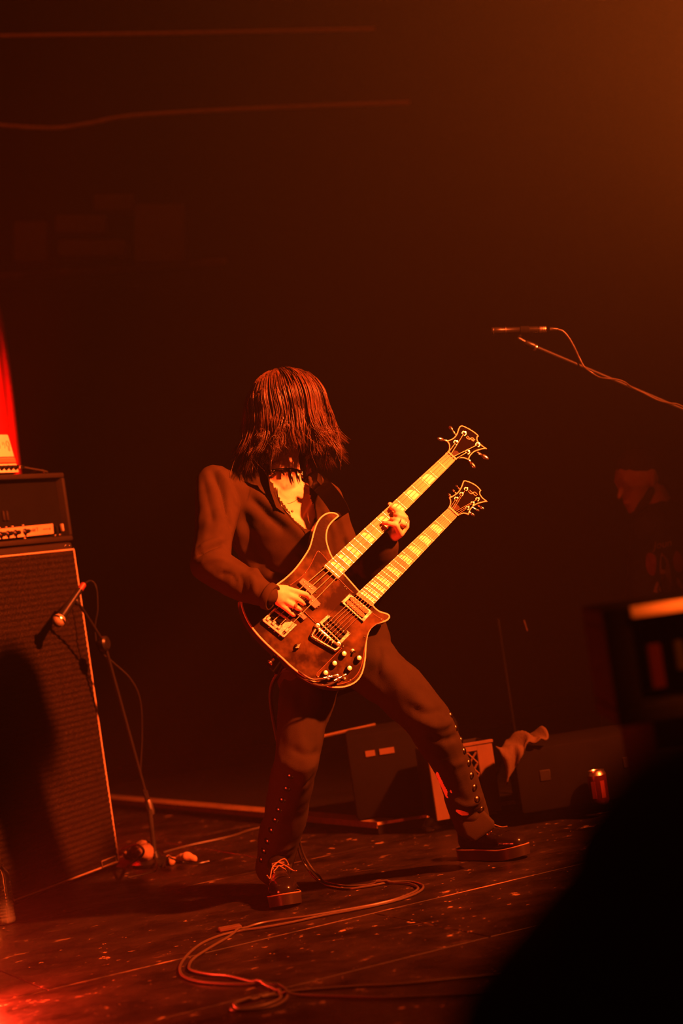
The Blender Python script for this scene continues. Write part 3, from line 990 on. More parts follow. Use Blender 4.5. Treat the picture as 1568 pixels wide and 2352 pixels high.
# thin hardware stand with a chrome glint behind
hb = F(1232, 1850, RZ)
hb.y += 0.55
hs = thing('hardware_stand', hb, 'dark drum hardware stand with one bright glint behind the guitar necks', 'stand')
tpx = P(1203, 1424, hb.y)
hb_top = V((hb.x, hb.y, tpx.z + 0.02))
MB().tube([hb, hb_top], 0.005, 8).build('tube', M['blackmatte'], hs)
for a in (0.3, 2.4, 4.5):
    MB().tube([hb + ZZ * 0.22, hb + V((math.cos(a) * 0.16, math.sin(a) * 0.16, 0.004))], 0.007, 6).build('leg', M['blackmatte'], hs)
MB().tube([P(1203, 1424, hb.y - 0.02), P(1211, 1449, hb.y - 0.02)], 0.003, 6).build('glint_rod', M['chrome'], hs)

# ------------------------------------------------------------------ overhead boom microphone, upper right
D = 6.9


def mp(x, y, d=D):                # crop of the upper right corner, 3.027 px per pixel
    return P(1050 + x / 3.027, 700 + y / 3.027, d)


cm = thing('condenser_microphone', mp(400, 175), 'slim dark pencil microphone floating above the end of the boom arm', 'microphone')
ax_ = (mp(245, 182) - mp(620, 172)).normalized()
MB().lathe(mp(620, 172), ax_, [(0.0085, 0), (0.0105, 0.004), (0.0105, 0.03), (0.012, 0.032), (0.012, 0.085), (0.0115, 0.087), (0.0115, 0.155), (0.0125, 0.157), (0.0125, 0.186), (0.011, 0.19)], 18).build('mic_body', M['blackplastic'], cm)
MB().lathe(mp(618, 172), ax_, [(0.0108, 0), (0.0115, 0.002), (0.0115, 0.022), (0.0108, 0.024)], 16).build('connector', M['steel'], cm)
for s in (0.0, 0.006, 0.012):
    MB().lathe(mp(618, 172) + ax_ * s, ax_, [(0.0122, 0), (0.0122, 0.002)], 16).build('collar_ring', M['chrome'], cm)
MB().lathe(mp(245, 182) - ax_ * 0.004, ax_, [(0.0127, 0), (0.0127, 0.003)], 16).build('tip_ring', M['chrome'], cm)
MB().lathe(mp(335, 179) - ax_ * 0.001, ax_, [(0.0128, 0), (0.0128, 0.0015)], 16).build('body_ring', M['steel'], cm)
MB().lathe(mp(702, 172), -(mp(702, 172) - mp(618, 172)), [(0.005, 0), (0.0075, 0.008), (0.009, 0.03)], 10).build('strain_relief', M['blackplastic'], cm)

bs = thing('boom_stand', V((1.95, 6.9, 0)), 'long dark boom arm reaching in from the upper right edge', 'mic stand')
arm0, arm1 = mp(468, 262), mp(1900, 870, 6.95)
adir = (arm1 - arm0).normalized()
MB().tube([arm0 + adir * 0.02, arm1], 0.0068, 10).build('boom_arm', M['black'], bs)
MB().lathe(arm0, adir, [(0.008, 0), (0.011, 0.006), (0.011, 0.04), (0.008, 0.048)], 12).build('arm_tip', M['blackplastic'], bs)
MB().lathe(mp(545, 300) - adir * 0.006, adir, [(0.0115, 0), (0.0125, 0.003), (0.0125, 0.008), (0.009, 0.012)], 12).build('collar', M['chrome'], bs)
cx = mp(420, 215)
MB().tube([arm0 + adir * 0.01, arm0 - adir * 0.02 + ZZ * 0.005, cx - ZZ * 0.008], 0.006, 8).build('mic_clip_arm', M['blackplastic'], bs)
MB().lathe(mp(475, 178) - ax_ * 0.012, ax_, [(0.0135, 0), (0.015, 0.002), (0.015, 0.03), (0.0135, 0.032)], 16).build('mic_clip', M['blackmatte'], bs)
MB().tube([cx - ZZ * 0.01, mp(450, 190)], 0.006, 8).build('clip_stem', M['blackmatte'], bs)
pole_top = arm1
MB().tube([V((arm1.x, arm1.y, 0.03)), arm1], 0.011, 10).build('pole', M['black'], bs)
MB().lathe(arm1 - V((0, 0.02, 0)), (0, 1, 0), [(0.03, 0), (0.03, 0.04)], 14).build('boom_joint', M['blackplastic'], bs)
for a in (0.4, 2.5, 4.6):
    MB().tube([V((arm1.x, arm1.y, 0.22)), V((arm1.x + 0.3 * math.cos(a), arm1.y + 0.3 * math.sin(a), 0.012))], 0.008, 6).build('leg', M['black'], bs)
pts = [mp(700, 173), mp(735, 185), mp(775, 230), mp(815, 300), mp(850, 375), mp(882, 432, 6.89), mp(930, 470, 6.9), mp(985, 503, 6.89), mp(1040, 513, 6.88), mp(1110, 520, 6.88), mp(1165, 540, 6.88), mp(1205, 570, 6.89), mp(1290, 612, 6.9), mp(1390, 662, 6.9), mp(1470, 684, 6.89), mp(1530, 692, 6.89), mp(1600, 725, 6.9), mp(1760, 800, 6.93)]
o = MB().tube(catmull(pts, 8), 0.0030, 7).build('boom_cable', M['cable'], origin=pts[0])
tag(o, 'pale lit cable curling from the pencil microphone down along the boom arm', 'cable')

# ------------------------------------------------------------------ the double-neck guitar
GO = P(740, 1400, 6.05)
TILT = math.radians(24)
ga_ = (math.cos(TILT) * (0.711 * CR + 0.703 * CU) + math.sin(TILT) * FW).normalized()   # along the necks
gb_ = (0.703 * CR - 0.711 * CU).normalized()                                           # across, to the lower right
gn_ = ga_.cross(gb_).normalized()
if gn_.dot(FW) > 0:
    gn_ = -gn_
GP = Plane(GO, gn_)
gt = thing('double_neck_guitar', GO, 'dark double-neck electric guitar and bass with cream edging held by the musician', 'guitar')


def c2(x, y, h=0.0):
    return GP.pt(x / 3.733 + 540, y / 3.733 + 1150, h)


def c3(x, y, h=0.0):
    return GP.pt(x / 4.355 + 820, y / 4.355 + 950, h)


def c5(x, y, h=0.0):
    return GP.pt(x / 6.817 + 690, y / 6.817 + 1340, h)


def c6(x, y, h=0.0):
    return GP.pt(x / 11.2 + 1000, y / 11.2 + 960, h)


def chd(x, y, h=0.0):
    return GP.pt(x / 9.8 + 600, y / 9.8 + 1300, h)


def inset(loop, d):
    """shrink a loop lying in the guitar plane"""
    n = len(loop)
    uv = [((p - GO).dot(ga_), (p - GO).dot(gb_)) for p in loop]
    area = sum(uv[i][0] * uv[(i + 1) % n][1] - uv[(i + 1) % n][0] * uv[i][1] for i in range(n))
    sg = 1 if area > 0 else -1
    out = []
    for i in range(n):
        a, b, c = uv[i - 1], uv[i], uv[(i + 1) % n]
        t1 = V((b[0] - a[0], b[1] - a[1])).normalized()
        t2 = V((c[0] - b[0], c[1] - b[1])).normalized()
        n1, n2 = V((-t1.y, t1.x)) * sg, V((-t2.y, t2.x)) * sg
        k = n1 + n2
        k = k / max(0.35, k.dot(n1)) if k.length > 1e-6 else n1
        if k.length > 1.8:
            k = k * (1.8 / k.length)
        hh = (loop[i] - GO).dot(gn_)
        out.append(GO + ga_ * (b[0] + k.x * d) + gb_ * (b[1] + k.y * d) + gn_ * hh)
    return out


def slab(name, loop, h1, m, parent, label=None, sm=35):
    """solid between the loop and the same loop lowered by h1"""
    o = MB().prism(loop, [p - gn_ * h1 for p in loop]).build(name, m, parent, sm)
    if label:
        o['label'] = label
    return o


def spline(pts, corners=(), k=5, f=c2, h=0.0):
    """closed outline, smooth except at the corner indices"""
    pts = [f(x, y, h) for x, y in pts]
    n = len(pts)
    cs = sorted(corners)
    if not cs:
        return catmull(pts, k, True)
    out = []
    for a, b in zip(cs, cs[1:] + [cs[0] + n]):
        seg = [pts[i % n] for i in range(a, b + 1)]
        out += catmull(seg, k)[:-1]
    return out


BODY = [(893, 132), (868, 108), (822, 98), (772, 110), (725, 147), (692, 200), (668, 272), (650, 345), (630, 405), (598, 460), (550, 530), (500, 592), (440, 650), (380, 697), (330, 728), (270, 752), (190, 782), (110, 812), (50, 846),
        (55, 905), (80, 980), (122, 1062), (182, 1142), (252, 1217), (330, 1290), (400, 1352), (470, 1418), (540, 1474), (610, 1520), (680, 1558), (750, 1584), (820, 1600), (890, 1605), (960, 1594), (1020, 1568), (1062, 1530), (1090, 1482), (1108, 1420), (1119, 1350), (1124, 1265), (1131, 1190), (1146, 1132), (1172, 1090), (1212, 1060), (1262, 1045), (1304, 1028), (1326, 1000), (1318, 976), (1290, 961), (1240, 946), (1200, 916), (1170, 880),
        (1070, 780), (1000, 700), (930, 620), (838, 486), (808, 420), (788, 350), (786, 290), (800, 232), (835, 182)]
bl = spline(BODY, corners=(0, 18, 52, 54))
body = slab('body', [p - gn_ * 0.0 for p in inset(bl, 0.0030)], 0.042, M['guitarwood'], gt)
sd = MB().ring([p - gn_ * 0.005 for p in bl], [p - gn_ * 0.005 for p in inset(bl, 0.004)], -gn_ * 0.037).build('body_side', M['guitarside'], body)
bi = [p + gn_ * 0.0006 for p in bl]
MB().ring(bi, inset(bi, 0.0042), -gn_ * 0.006).build('edge_binding', M['cream'], body)['label'] = 'cream edge binding'

# pickguards: a smoky plate with a bevelled rim
gA = [c2(*q, 0.0018) for q in ((470, 725), (530, 682), (585, 635), (640, 560), (690, 460), (708, 434), (722, 438), (790, 515), (880, 672), (1010, 790), (905, 880), (715, 1060), (640, 1000), (560, 925))]
slab('pickguard', gA, 0.0014, M['guard'], gt)
gB = [c5(*q, 0.0018) for q in ((860, 190), (1130, 470), (1200, 520), (1280, 560), (1292, 578), (1255, 600), (1180, 632), (1105, 695), (1052, 775), (1022, 900), (995, 1050), (962, 1250), (905, 1395), (805, 1505), (700, 1558), (570, 1588), (400, 1560), (262, 1482), (248, 1440), (440, 1222), (640, 1005), (330, 720), (250, 640))]
slab('pickguard', gB, 0.0014, M['guard'], gt)


def gline(name, pts, r, m, parent):
    return MB().tube(pts, r, 5).build(name, m, parent)


gline('pickguard_rim', catmull([c2(*q, 0.0020) for q in ((470, 725), (530, 682), (585, 635), (640, 560), (690, 460), (708, 434), (722, 438), (755, 470), (790, 515))], 4), 0.0009, M['guardedge'], gt)
gline('pickguard_rim', [c2(*q, 0.0020) for q in ((590, 950), (640, 1000), (912, 1266), (702, 1478), (696, 1498), (708, 1514))], 0.0009, M['guardedge'], gt)
gline('pickguard_rim', catmull([c5(*q, 0.0020) for q in ((1130, 470), (1200, 520), (1280, 560), (1292, 578), (1255, 600), (1180, 632), (1105, 695), (1052, 775), (1022, 900), (995, 1050), (962, 1250), (905, 1395), (805, 1505), (700, 1558), (570, 1588))], 4), 0.0009, M['guardedge'], gt)
gline('pickguard_rim', [c2(*q, 0.0020) for q in ((890, 672), (950, 735), (1010, 790))], 0.0009, M['guardedge'], gt)
for q in ((716, 441), (600, 620), (937, 740), (953, 758), (665, 1003), (687, 1025), (1249, 1018), (1108, 1168), (925, 1250), (985, 1535), (710, 1510)):
    MB().sphere(c2(*q, 0.0024), 0.0020, n=8).build('screw', M['chrome'], gt)


def rect(pts, h, f):
    return [f(x, y, h) for x, y in pts]


# ---- necks
def make_neck(name, L0, L1, N0, N1, nfret, frac, strings, out_h, inl, heel, head_fn):
    """L0/L1 upper-left and lower-right corner at the body end, N0/N1 at the nut (points on the plane)"""
    nk_t = 0.006
    up = gn_
    a0, a1, b0, b1 = L0 + up * 0.011, L1 + up * 0.011, N0 + up * 0.011, N1 + up * 0.011
    fb_ = MB().prism([a0, a1, b1, b0], [p - up * nk_t for p in (a0, a1, b1, b0)])
    nk = thing_part(name, gt)
    # rounded back
    mb = MB()
    st_ = 10
    hs = heel
    for k in range(st_ + 1):
        t = k / st_
        l, r = a0.lerp(b0, t) - up * nk_t, a1.lerp(b1, t) - up * nk_t
        c, hw = (l + r) / 2, (r - l) / 2
        dp = 0.017 if t > 0.12 else 0.03
        for j in range(9):
            a = math.pi * j / 8
            mb.v.append(c + hw * math.cos(a) - up * dp * math.sin(a) ** 0.8)
    for k in range(st_):
        for j in range(8):
            mb.f.append((k * 9 + j, k * 9 + j + 1, (k + 1) * 9 + j + 1, (k + 1) * 9 + j))
        mb.f.append((k * 9 + 8, k * 9, (k + 1) * 9, (k + 1) * 9 + 8))
    mb.f.append(tuple(range(9)))
    mb.f.append(tuple(st_ * 9 + j for j in reversed(range(9))))
    nkm = mb.build(name, M['neckwood'], gt, 60)
    bw = (a1 - a0).normalized() * 0.0022
    fbm = MB().prism([a0 + bw, a1 - bw, b1 - bw, b0 + bw], [p - up * nk_t for p in (a0 + bw, a1 - bw, b1 - bw, b0 + bw)]).build('fingerboard', M['maple'], nkm)
    for p, q_, s in ((a0, b0, 1), (a1, b1, -1)):
        e1, e2 = p, q_
        i1, i2 = p + bw * s, q_ + bw * s
        MB().prism([e1 + up * 0.0003, i1 + up * 0.0003, i2 + up * 0.0003, e2 + up * 0.0003], [x - up * nk_t for x in (e1, i1, i2, e2)]).build('neck_binding', M['cream'], nkm)
    pos = lambda n_: (1 - 2 ** (-n_ / 12)) / frac      # 0 at nut, 1 at the end of the board
    for n_ in range(1, nfret + 1):
        t = pos(n_)
        if t > 0.995:
            break
        l, r = b0.lerp(a0, t), b1.lerp(a1, t)
        MB().tube([l + up * 0.0003, r + up * 0.0003], 0.0009, 6).build('fret', M['chrome'], nkm)
    for n_ in inl:
        t0, t1 = pos(n_ - 1), min(pos(n_), 1)
        w_ = t1 - t0
        t0, t1 = t0 + w_ * 0.16, t1 - w_ * 0.12
        if t1 > 0.99:
            continue

        def fp(t, s):
            return b0.lerp(a0, t).lerp(b1.lerp(a1, t), s) + up * 0.0004
        q1 = [fp(t0 + (t1 - t0) * 0.0, 0.40), fp(t0 + (t1 - t0) * 0.02, 0.92), fp(t1, 0.92), fp(t1, 0.10), fp(t0 + (t1 - t0) * 0.45, 0.10)]
        MB().prism(q1, [x - up * 0.0006 for x in q1]).build('inlay', M['pearl'], nkm)
    n0, n1 = b0 + up * 0.0035, b1 + up * 0.0035
    dv = (b0 - a0).normalized() * 0.005
    MB().prism([n0, n1, n1 + dv, n0 + dv], [x - up * 0.009 for x in (n0, n1, n1 + dv, n0 + dv)]).build('nut', M['cream'], nkm)
    ln = MB().prism([a0 + up * 0.0004, a1 + up * 0.0004, a1 - dv * 0.5 + up * 0.0004, a0 - dv * 0.5 + up * 0.0004], [x - up * 0.0075 for x in (a0, a1, a1 - dv * 0.5, a0 - dv * 0.5)]).build('end_binding', M['cream'], nkm)
    return nkm, (a0, a1, b0, b1)


def thing_part(name, parent):
    return None


bassn, BB = make_neck('bass_neck', c2(755, 565), c2(878, 672), c3(888, 398), c3(972, 476), 20, 0.69, 4, 0, (3, 5, 7, 9, 12, 15, 17, 19), 0, None)
guitn, GB = make_neck('guitar_neck', c5(862, 175), c5(1108, 362), c3(903, 952), c3(990, 1034), 22, 0.72, 6, 0, (3, 5, 7, 9, 12, 15, 17, 19, 21), 0, None)

# ---- headstocks
HS1 = [(250, 915), (310, 862), (345, 800), (347, 705), (322, 640), (275, 592), (340, 570), (430, 530), (502, 470), (550, 385), (578, 300), (612, 226), (665, 194), (730, 210), (830, 258), (920, 308), (1010, 370), (1078, 428), (1122, 476), (1078, 494), (1074, 560), (1110, 622), (1180, 692), (1260, 752), (1328, 792), (1230, 800), (1120, 826), (1000, 872), (922, 940), (874, 1010), (860, 1086), (800, 1060), (720, 1036), (650, 1032), (570, 1052), (475, 1112)]
HS2 = [(905, 950), (925, 912), (930, 872), (918, 840), (962, 818), (1010, 780), (1040, 730), (1058, 682), (1074, 668), (1120, 680), (1180, 710), (1220, 745), (1240, 770), (1229, 785), (1232, 808), (1250, 835), (1278, 860), (1304, 880), (1240, 892), (1180, 915), (1142, 950), (1122, 985), (1117, 1014), (1080, 1001), (1040, 1005), (990, 1032)]


def make_head(name, pts, corners, f, hz, posts, keys, logo, truss, sc):
    lp = spline(pts, corners, 4, f, hz)
    hd = slab(name, inset(lp, 0.0012), 0.015, M['headblack'], gt)
    lp2 = [p + gn_ * 0.0006 for p in lp]
    MB().ring(lp2, inset(lp2, 0.0030), -gn_ * 0.004).build('head_binding', M['cream'], hd)
    for x, y in posts:
        p = f(x, y, hz)
        tp_ = MB().lathe(p, gn_, [(0.0062 * sc, 0), (0.0065 * sc, 0.002), (0.0042 * sc, 0.003), (0.0034 * sc, 0.010), (0.0038 * sc, 0.013), (0.003 * sc, 0.0145)], 12).build('tuner_post', M['chrome'], gt)
        MB().lathe(p + gn_ * 0.0005, gn_, [(0.0085 * sc, 0), (0.0085 * sc, 0.0018)], 6).build('tuner_washer', M['steel'], tp_)
    for (x0, y0), (x1, y1), hh, kw in keys:
        p, q_ = f(x0, y0, hz - 0.008), f(x1, y1, hz - 0.008 + hh)
        d = (q_ - p).normalized()
        MBk = MB().tube([p - d * 0.008, p + d * 0.004, q_ - d * kw * 0.9], 0.0026 * sc, 8)
        sidev = d.cross(gn_).normalized()
        MBk.sphere(q_, (kw * 0.5, kw, 0.0045 * sc), (sidev, d, gn_), 14)
        MBk.lathe(p, d, [(0.004 * sc, 0), (0.004 * sc, 0.004)], 8)
        MBk.build('tuner_key', M['chrome'], gt)
    for seg in logo:
        MB().tube(catmull([f(x, y, hz + 0.0008) for x, y in seg], 5), 0.0016 * (1 if sc > 0.9 else 0.85), 6).build('logo_inlay', M['cream'], hd)
    tr = [f(x, y, hz + 0.0018) for x, y in truss]
    tc2 = slab('truss_cover', tr, 0.0016, M['guard'], hd)
    return hd


kp = lambda x, y: (x, y)
hd1 = make_head('bass_headstock', HS1, (0, 5, 18, 24, 30, 35), c6, 0.006, [(728, 400), (515, 635), (1078, 690), (820, 880)],
                [((480, 395), (400, 270), -0.004, 0.011), ((285, 592), (135, 548), 0.002, 0.013), ((1120, 905), (1265, 1000), 0.004, 0.015), ((862, 1090), (960, 1215), 0.002, 0.013)],
                [[(785, 490), (815, 530), (870, 550), (905, 525), (950, 515), (1010, 570)], [(815, 465), (850, 505), (900, 540), (935, 580), (985, 600)], [(940, 545), (965, 575), (1005, 560)]],
                [(485, 830), (560, 850), (612, 905), (600, 940), (430, 985), (400, 960)], 1.0)
hd2 = make_head('guitar_headstock', HS2, (0, 3, 12, 17, 22, 25), c3, 0.006, [(1085, 757), (1040, 806), (987, 854), (1200, 859), (1150, 900), (1099, 947)],
                [((1030, 760), (997, 728), -0.002, 0.006), ((990, 802), (966, 774), 0.0, 0.007), ((940, 838), (926, 818), 0.0, 0.008), ((1208, 918), (1246, 942), 0.003, 0.009), ((1170, 950), (1206, 968), 0.0, 0.007), ((1130, 990), (1156, 1010), 0.0, 0.009)],
                [[(1112, 775), (1122, 793), (1145, 802), (1160, 790), (1178, 788), (1203, 812)], [(1124, 766), (1140, 783), (1160, 797), (1172, 815), (1192, 822)]],
                [(980, 905), (1010, 918), (1028, 940), (1022, 955), (955, 975), (948, 962)], 0.8)

# ---- strings
bass_bridge = [(288, 992), (345, 1012), (408, 1035), (484, 1058)]
for i in range(4):
    s = 0.10 + 0.8 * i / 3
    p_end = c2(*[(268, 1002), (325, 1032), (385, 1062), (462, 1082)][i], 0.014)
    p_fb = BB[0].lerp(BB[1], s) + gn_ * 0.0045
    p_n = BB[2].lerp(BB[3], s) + gn_ * 0.0030
    post = [(515, 635), (728, 400), (1078, 690), (820, 880)][i]
    MB().tube([p_end, p_fb, p_n, c6(*post, 0.014)], [0.0014, 0.0014, 0.0014, 0.0012] if i < 2 else [0.0011] * 4, 6).build('string', M['string'], gt)
g_end = [(218, 832), (268, 868), (318, 892), (370, 918), (422, 945), (478, 970)]
for i in range(6):
    s = 0.09 + 0.82 * i / 5
    p_end = c5(*g_end[i], 0.011)
    p_fb = GB[0].lerp(GB[1], s) + gn_ * 0.0040
    p_n = GB[2].lerp(GB[3], s) + gn_ * 0.0028
    post = [(987, 854), (1040, 806), (1085, 757), (1200, 859), (1150, 900), (1099, 947)][i]
    br_ = c5(*[(300, 738), (340, 772), (380, 806), (422, 842), (464, 880), (505, 915)][i], 0.0145)
    MB().tube([p_end, br_, p_fb, p_n, c3(*post, 0.013)], 0.0007 if i > 2 else 0.0009, 6).build('string', M['string'], gt)

# ---- bass pickups
def pickup(pts, h, poles, f=chd, m='guard'):
    pk = slab('bass_pickup', rect(pts, h, f), h - 0.001, M[m], gt)
    for x, y in poles:
        MB().lathe(f(x, y, h - 0.001), gn_, [(0.0028, 0), (0.0028, 0.0022), (0.002, 0.0028)], 10).build('pole_piece', M['chrome'], pk)
    return pk


M['pickupcover'] = mat('worn_pickup_cover', (0.10, 0.05, 0.028), 0.42, col2=(0.16, 0.085, 0.045), nscale=30)
pickup([(935, 268), (1252, 500), (1132, 640), (846, 362)], 0.012, [(965, 365), (1022, 415), (1078, 465), (1130, 515)], m='pickupcover')
pickup([(1140, 640), (1335, 850), (1212, 952), (1000, 770)], 0.012, [(1098, 730), (1143, 780), (1050, 690)], m='pickupcover')
pickup([(700, 850), (1030, 1148), (955, 1212), (630, 915)], 0.012, [(870, 1068), (912, 1110), (790, 1000)], m='pickupcover')
for x, y in ((1222, 600), (1262, 935), (1300, 890)):
    MB().sphere(chd(x, y, 0.003), 0.002, n=8).build('screw', M['chrome'], gt)

# ---- bass bridge
bb_ = slab('bass_bridge', rect([(240, 1025), (415, 1166), (520, 1062), (345, 925)], 0.004, c2), 0.004, M['chrome'], gt)
for a, b in (((240, 1025), (415, 1166)), ((415, 1166), (520, 1062)), ((345, 925), (240, 1025))):
    p, q_ = c2(*a, 0.009), c2(*b, 0.009)
    d = (q_ - p).normalized()
    MB().bbox((p + q_) / 2 - gn_ * 0.004, d * ((q_ - p).length / 2 + 0.001), d.cross(gn_) * 0.0035, gn_ * 0.0075, 0.001, 1).build('bridge_wall', M['chrome'], bb_)
sdir = (c2(470, 1030) - c2(380, 1118)).normalized()
for i, (x, y) in enumerate([(283, 1012), (330, 1050), (378, 1085), (440, 1110)]):
    p = c2(x, y, 0.009)
    MB().bbox(p, sdir * 0.007, sdir.cross(gn_) * 0.0045, gn_ * 0.005, 0.001, 1).build('saddle', M['chrome'], bb_)
    MB().tube([p - sdir * 0.016, p + sdir * 0.022], 0.0013, 6).build('saddle_screw', M['steel'], bb_)
mute = rect([(330, 945), (440, 1025), (400, 1062), (292, 985)], 0.013, c2)
slab('mute_cover', mute, 0.008, M['headblack'], bb_)
for x, y in ((255, 1046), (294, 1083), (335, 1122), (375, 1158)):
    MB().sphere(c2(x, y, 0.003), 0.0024, n=8).build('screw', M['chrome'], gt)
pk_ = MB().lathe(c2(527, 1252, 0.0), gn_, [(0.008, 0), (0.0085, 0.002), (0.007, 0.010), (0.003, 0.012)], 14).build('selector_knob', M['blackplastic'], gt)
MB().prism([c2(515, 1262, 0.014), c2(560, 1222, 0.014), c2(545, 1262, 0.014)], [c2(515, 1262, 0.010), c2(560, 1222, 0.010), c2(545, 1262, 0.010)]).build('pointer', M['panel'], pk_)


# ---- guitar pickups
def humbucker(o4, coil1, coil2, m1, poles2, poles1):
    top = [c5(x, y, 0.0085) for x, y in o4]
    cen = sum(top, V()) / 4
    inn = [cen + (p - cen) * 1.0 for p in top]
    # narrow along the string sides, wide at the ends, as the chrome ring is
    e = [(0, 1), (1, 2), (2, 3), (3, 0)]
    long_d = (top[1] - top[0]).normalized()
    short_d = (top[3] - top[0]).normalized()
    inn = [top[0] + long_d * 0.009 + short_d * 0.0042, top[1] - long_d * 0.009 + short_d * 0.0042, top[2] - long_d * 0.009 - short_d * 0.0042, top[3] + long_d * 0.009 - short_d * 0.0042]
    rg = MB().ring(top, inn, -gn_ * 0.008).build('pickup_ring', M['chrome'], gt)
    MB().prism([p - gn_ * 0.004 for p in inn], [p - gn_ * 0.008 for p in inn]).build('pickup_base', M['bobbindark'], rg)
    for cl_, plz, pm in ((coil1, poles1, 'steel'), (coil2, poles2, 'chrome')):
        a, b = c5(*cl_[0], 0.006), c5(*cl_[1], 0.006)
        d = (b - a).normalized()
        wv = d.cross(gn_).normalized() * cl_[2]
        lp = [a + wv * math.cos(t) - d * cl_[2] * math.sin(t) for t in np.linspace(0, math.pi, 7)] + [b - wv * math.cos(t) + d * cl_[2] * math.sin(t) for t in np.linspace(0, math.pi, 7)]
        lp = [p + gn_ * 0.005 for p in lp]
        co_ = MB().prism(lp, [p - gn_ * 0.009 for p in lp]).build('bobbin', M[m1], rg)
        for x, y in plz:
            MB().lathe(c5(x, y, 0.0105), gn_, [(0.0021, 0), (0.0021, 0.0012), (0.0014, 0.0016)], 10).build('pole_piece', M[pm], rg)
    for p in top:
        MB().sphere(p + (cen - p) * 0.07 + gn_ * 0.0002, 0.0022, n=8).build('ring_screw', M['chrome'], rg)


humbucker([(770, 160), (1125, 447), (985, 600), (640, 290)], ((805, 250), (1020, 440), 0.0068), ((748, 305), (965, 500), 0.0068), 'bobbin', [(768, 316), (804, 350), (841, 384), (876, 419), (913, 454), (950, 490)], [(820, 268), (858, 300), (897, 334), (934, 366), (968, 398), (1005, 432)])
humbucker([(430, 490), (785, 785), (635, 940), (290, 615)], ((470, 562), (690, 760), 0.0068), ((400, 628), (620, 830), 0.0068), 'bobbindark', [(422, 650), (460, 670), (535, 740), (575, 772), (615, 808)], [(480, 580), (517, 613), (555, 648), (593, 683), (630, 717), (668, 750)])

# ---- guitar bridge and tailpiece
p, q_ = c5(255, 690, 0.012), c5(580, 970, 0.012)
d = (q_ - p).normalized()
gbr = MB().bbox((p + q_) / 2 - gn_ * 0.002, d * ((q_ - p).length / 2 - 0.004), d.cross(gn_) * 0.0045, gn_ * 0.004, 0.0015, 2).build('guitar_bridge', M['chrome'], gt)
for x, y in ((252, 678), (578, 965)):
    MB().lathe(c5(x, y, 0.002), gn_, [(0.0088, 0), (0.0088, 0.006), (0.0075, 0.012), (0.004, 0.0125), (0.004, 0.0105), (0.001, 0.0105)], 16).build('bridge_post', M['chrome'], gbr)
for k in range(6):
    MB().bbox(c5(300 + k * 41, 738 + k * 35.5, 0.0135), d * 0.0022, d.cross(gn_) * 0.0042, gn_ * 0.0018, 0.0006, 1).build('saddle', M['steel'], gbr)
tl = [c5(x, y, 0.010) for x, y in ((172, 800), (212, 790), (330, 860), (600, 975), (632, 985), (560, 1052), (538, 1056), (190, 862), (165, 835))]
ti = [c5(x, y, 0.010) for x, y in ((205, 818), (232, 770), (330, 800), (555, 965), (560, 1000), (545, 1020), (530, 1020), (215, 838), (205, 830))]
fr_ = [((175, 815), (232, 720)), ((600, 992), (590, 960)), ((175, 830), (250, 880)), ((250, 880), (540, 1048)), ((540, 1048), (612, 990))]
for a, b in fr_:
    MB().tube([c5(*a, 0.009), c5(*b, 0.009)], 0.0046, 10).build('tailpiece_bar', M['chrome'], gbr)
for x, y in ((178, 822), (250, 880), (540, 1046), (605, 990)):
    MB().sphere(c5(x, y, 0.009), 0.0052, n=12).build('tailpiece_corner', M['chrome'], gbr)

# ---- knobs, switch
for x, y in ((685, 1097), (920, 1165), (537, 1248), (770, 1326), (397, 1397)):
    ht = 0.019
    b = c5(x, y, ht) - gn_ * ht
    kb = MB().lathe(b, gn_, [(0.0098, 0.0015), (0.0098, 0.006), (0.0085, 0.016), (0.0072, 0.0172)], 24).build('control_knob', M['blackplastic'], gt)
    MB().lathe(b, gn_, [(0.0071, 0.0160), (0.0071, 0.0188), (0.0060, 0.0194)], 24).build('knob_cap', M['gold'], kb)
    MB().box(b + gn_ * 0.0196 + ga_ * 0.003, ga_ * 0.003, gb_ * 0.0003, gn_ * 0.0003).build('cap_mark', M['steel'], kb)
sw = MB().lathe(c5(810, 1066, 0.0), gn_, [(0.0072, 0.001), (0.0072, 0.0035), (0.004, 0.0045), (0.0034, 0.007)], 18).build('toggle_switch', M['chrome'], gt)
MB().tube([c5(818, 1068, 0.006), c5(848, 1072, 0.016)], [0.0018, 0.0034], 8).build('switch_tip', M['blackplastic'], sw)
jk = MB().lathe(c5(678, 1500, 0.0), gn_, [(0.0055, 0.001), (0.0055, 0.004), (0.003, 0.005)], 12).build('jack_socket', M['chrome'], gt)
jk = MB().lathe(c5(570, 1450, 0.0), gn_, [(0.0055, 0.001), (0.0055, 0.004), (0.003, 0.005)], 12).build('jack_socket', M['chrome'], gt)
MB().lathe(GP.pt(623, 1519, -0.03), -ga_, [(0.006, -0.01), (0.006, 0.0), (0.009, 0.004), (0.009, 0.007)], 14).build('strap_button', M['chrome'], gt)
MB().lathe(c2(885, 140, -0.02), ga_, [(0.005, -0.01), (0.005, 0.002), (0.008, 0.004)], 12).build('strap_button', M['chrome'], gt)


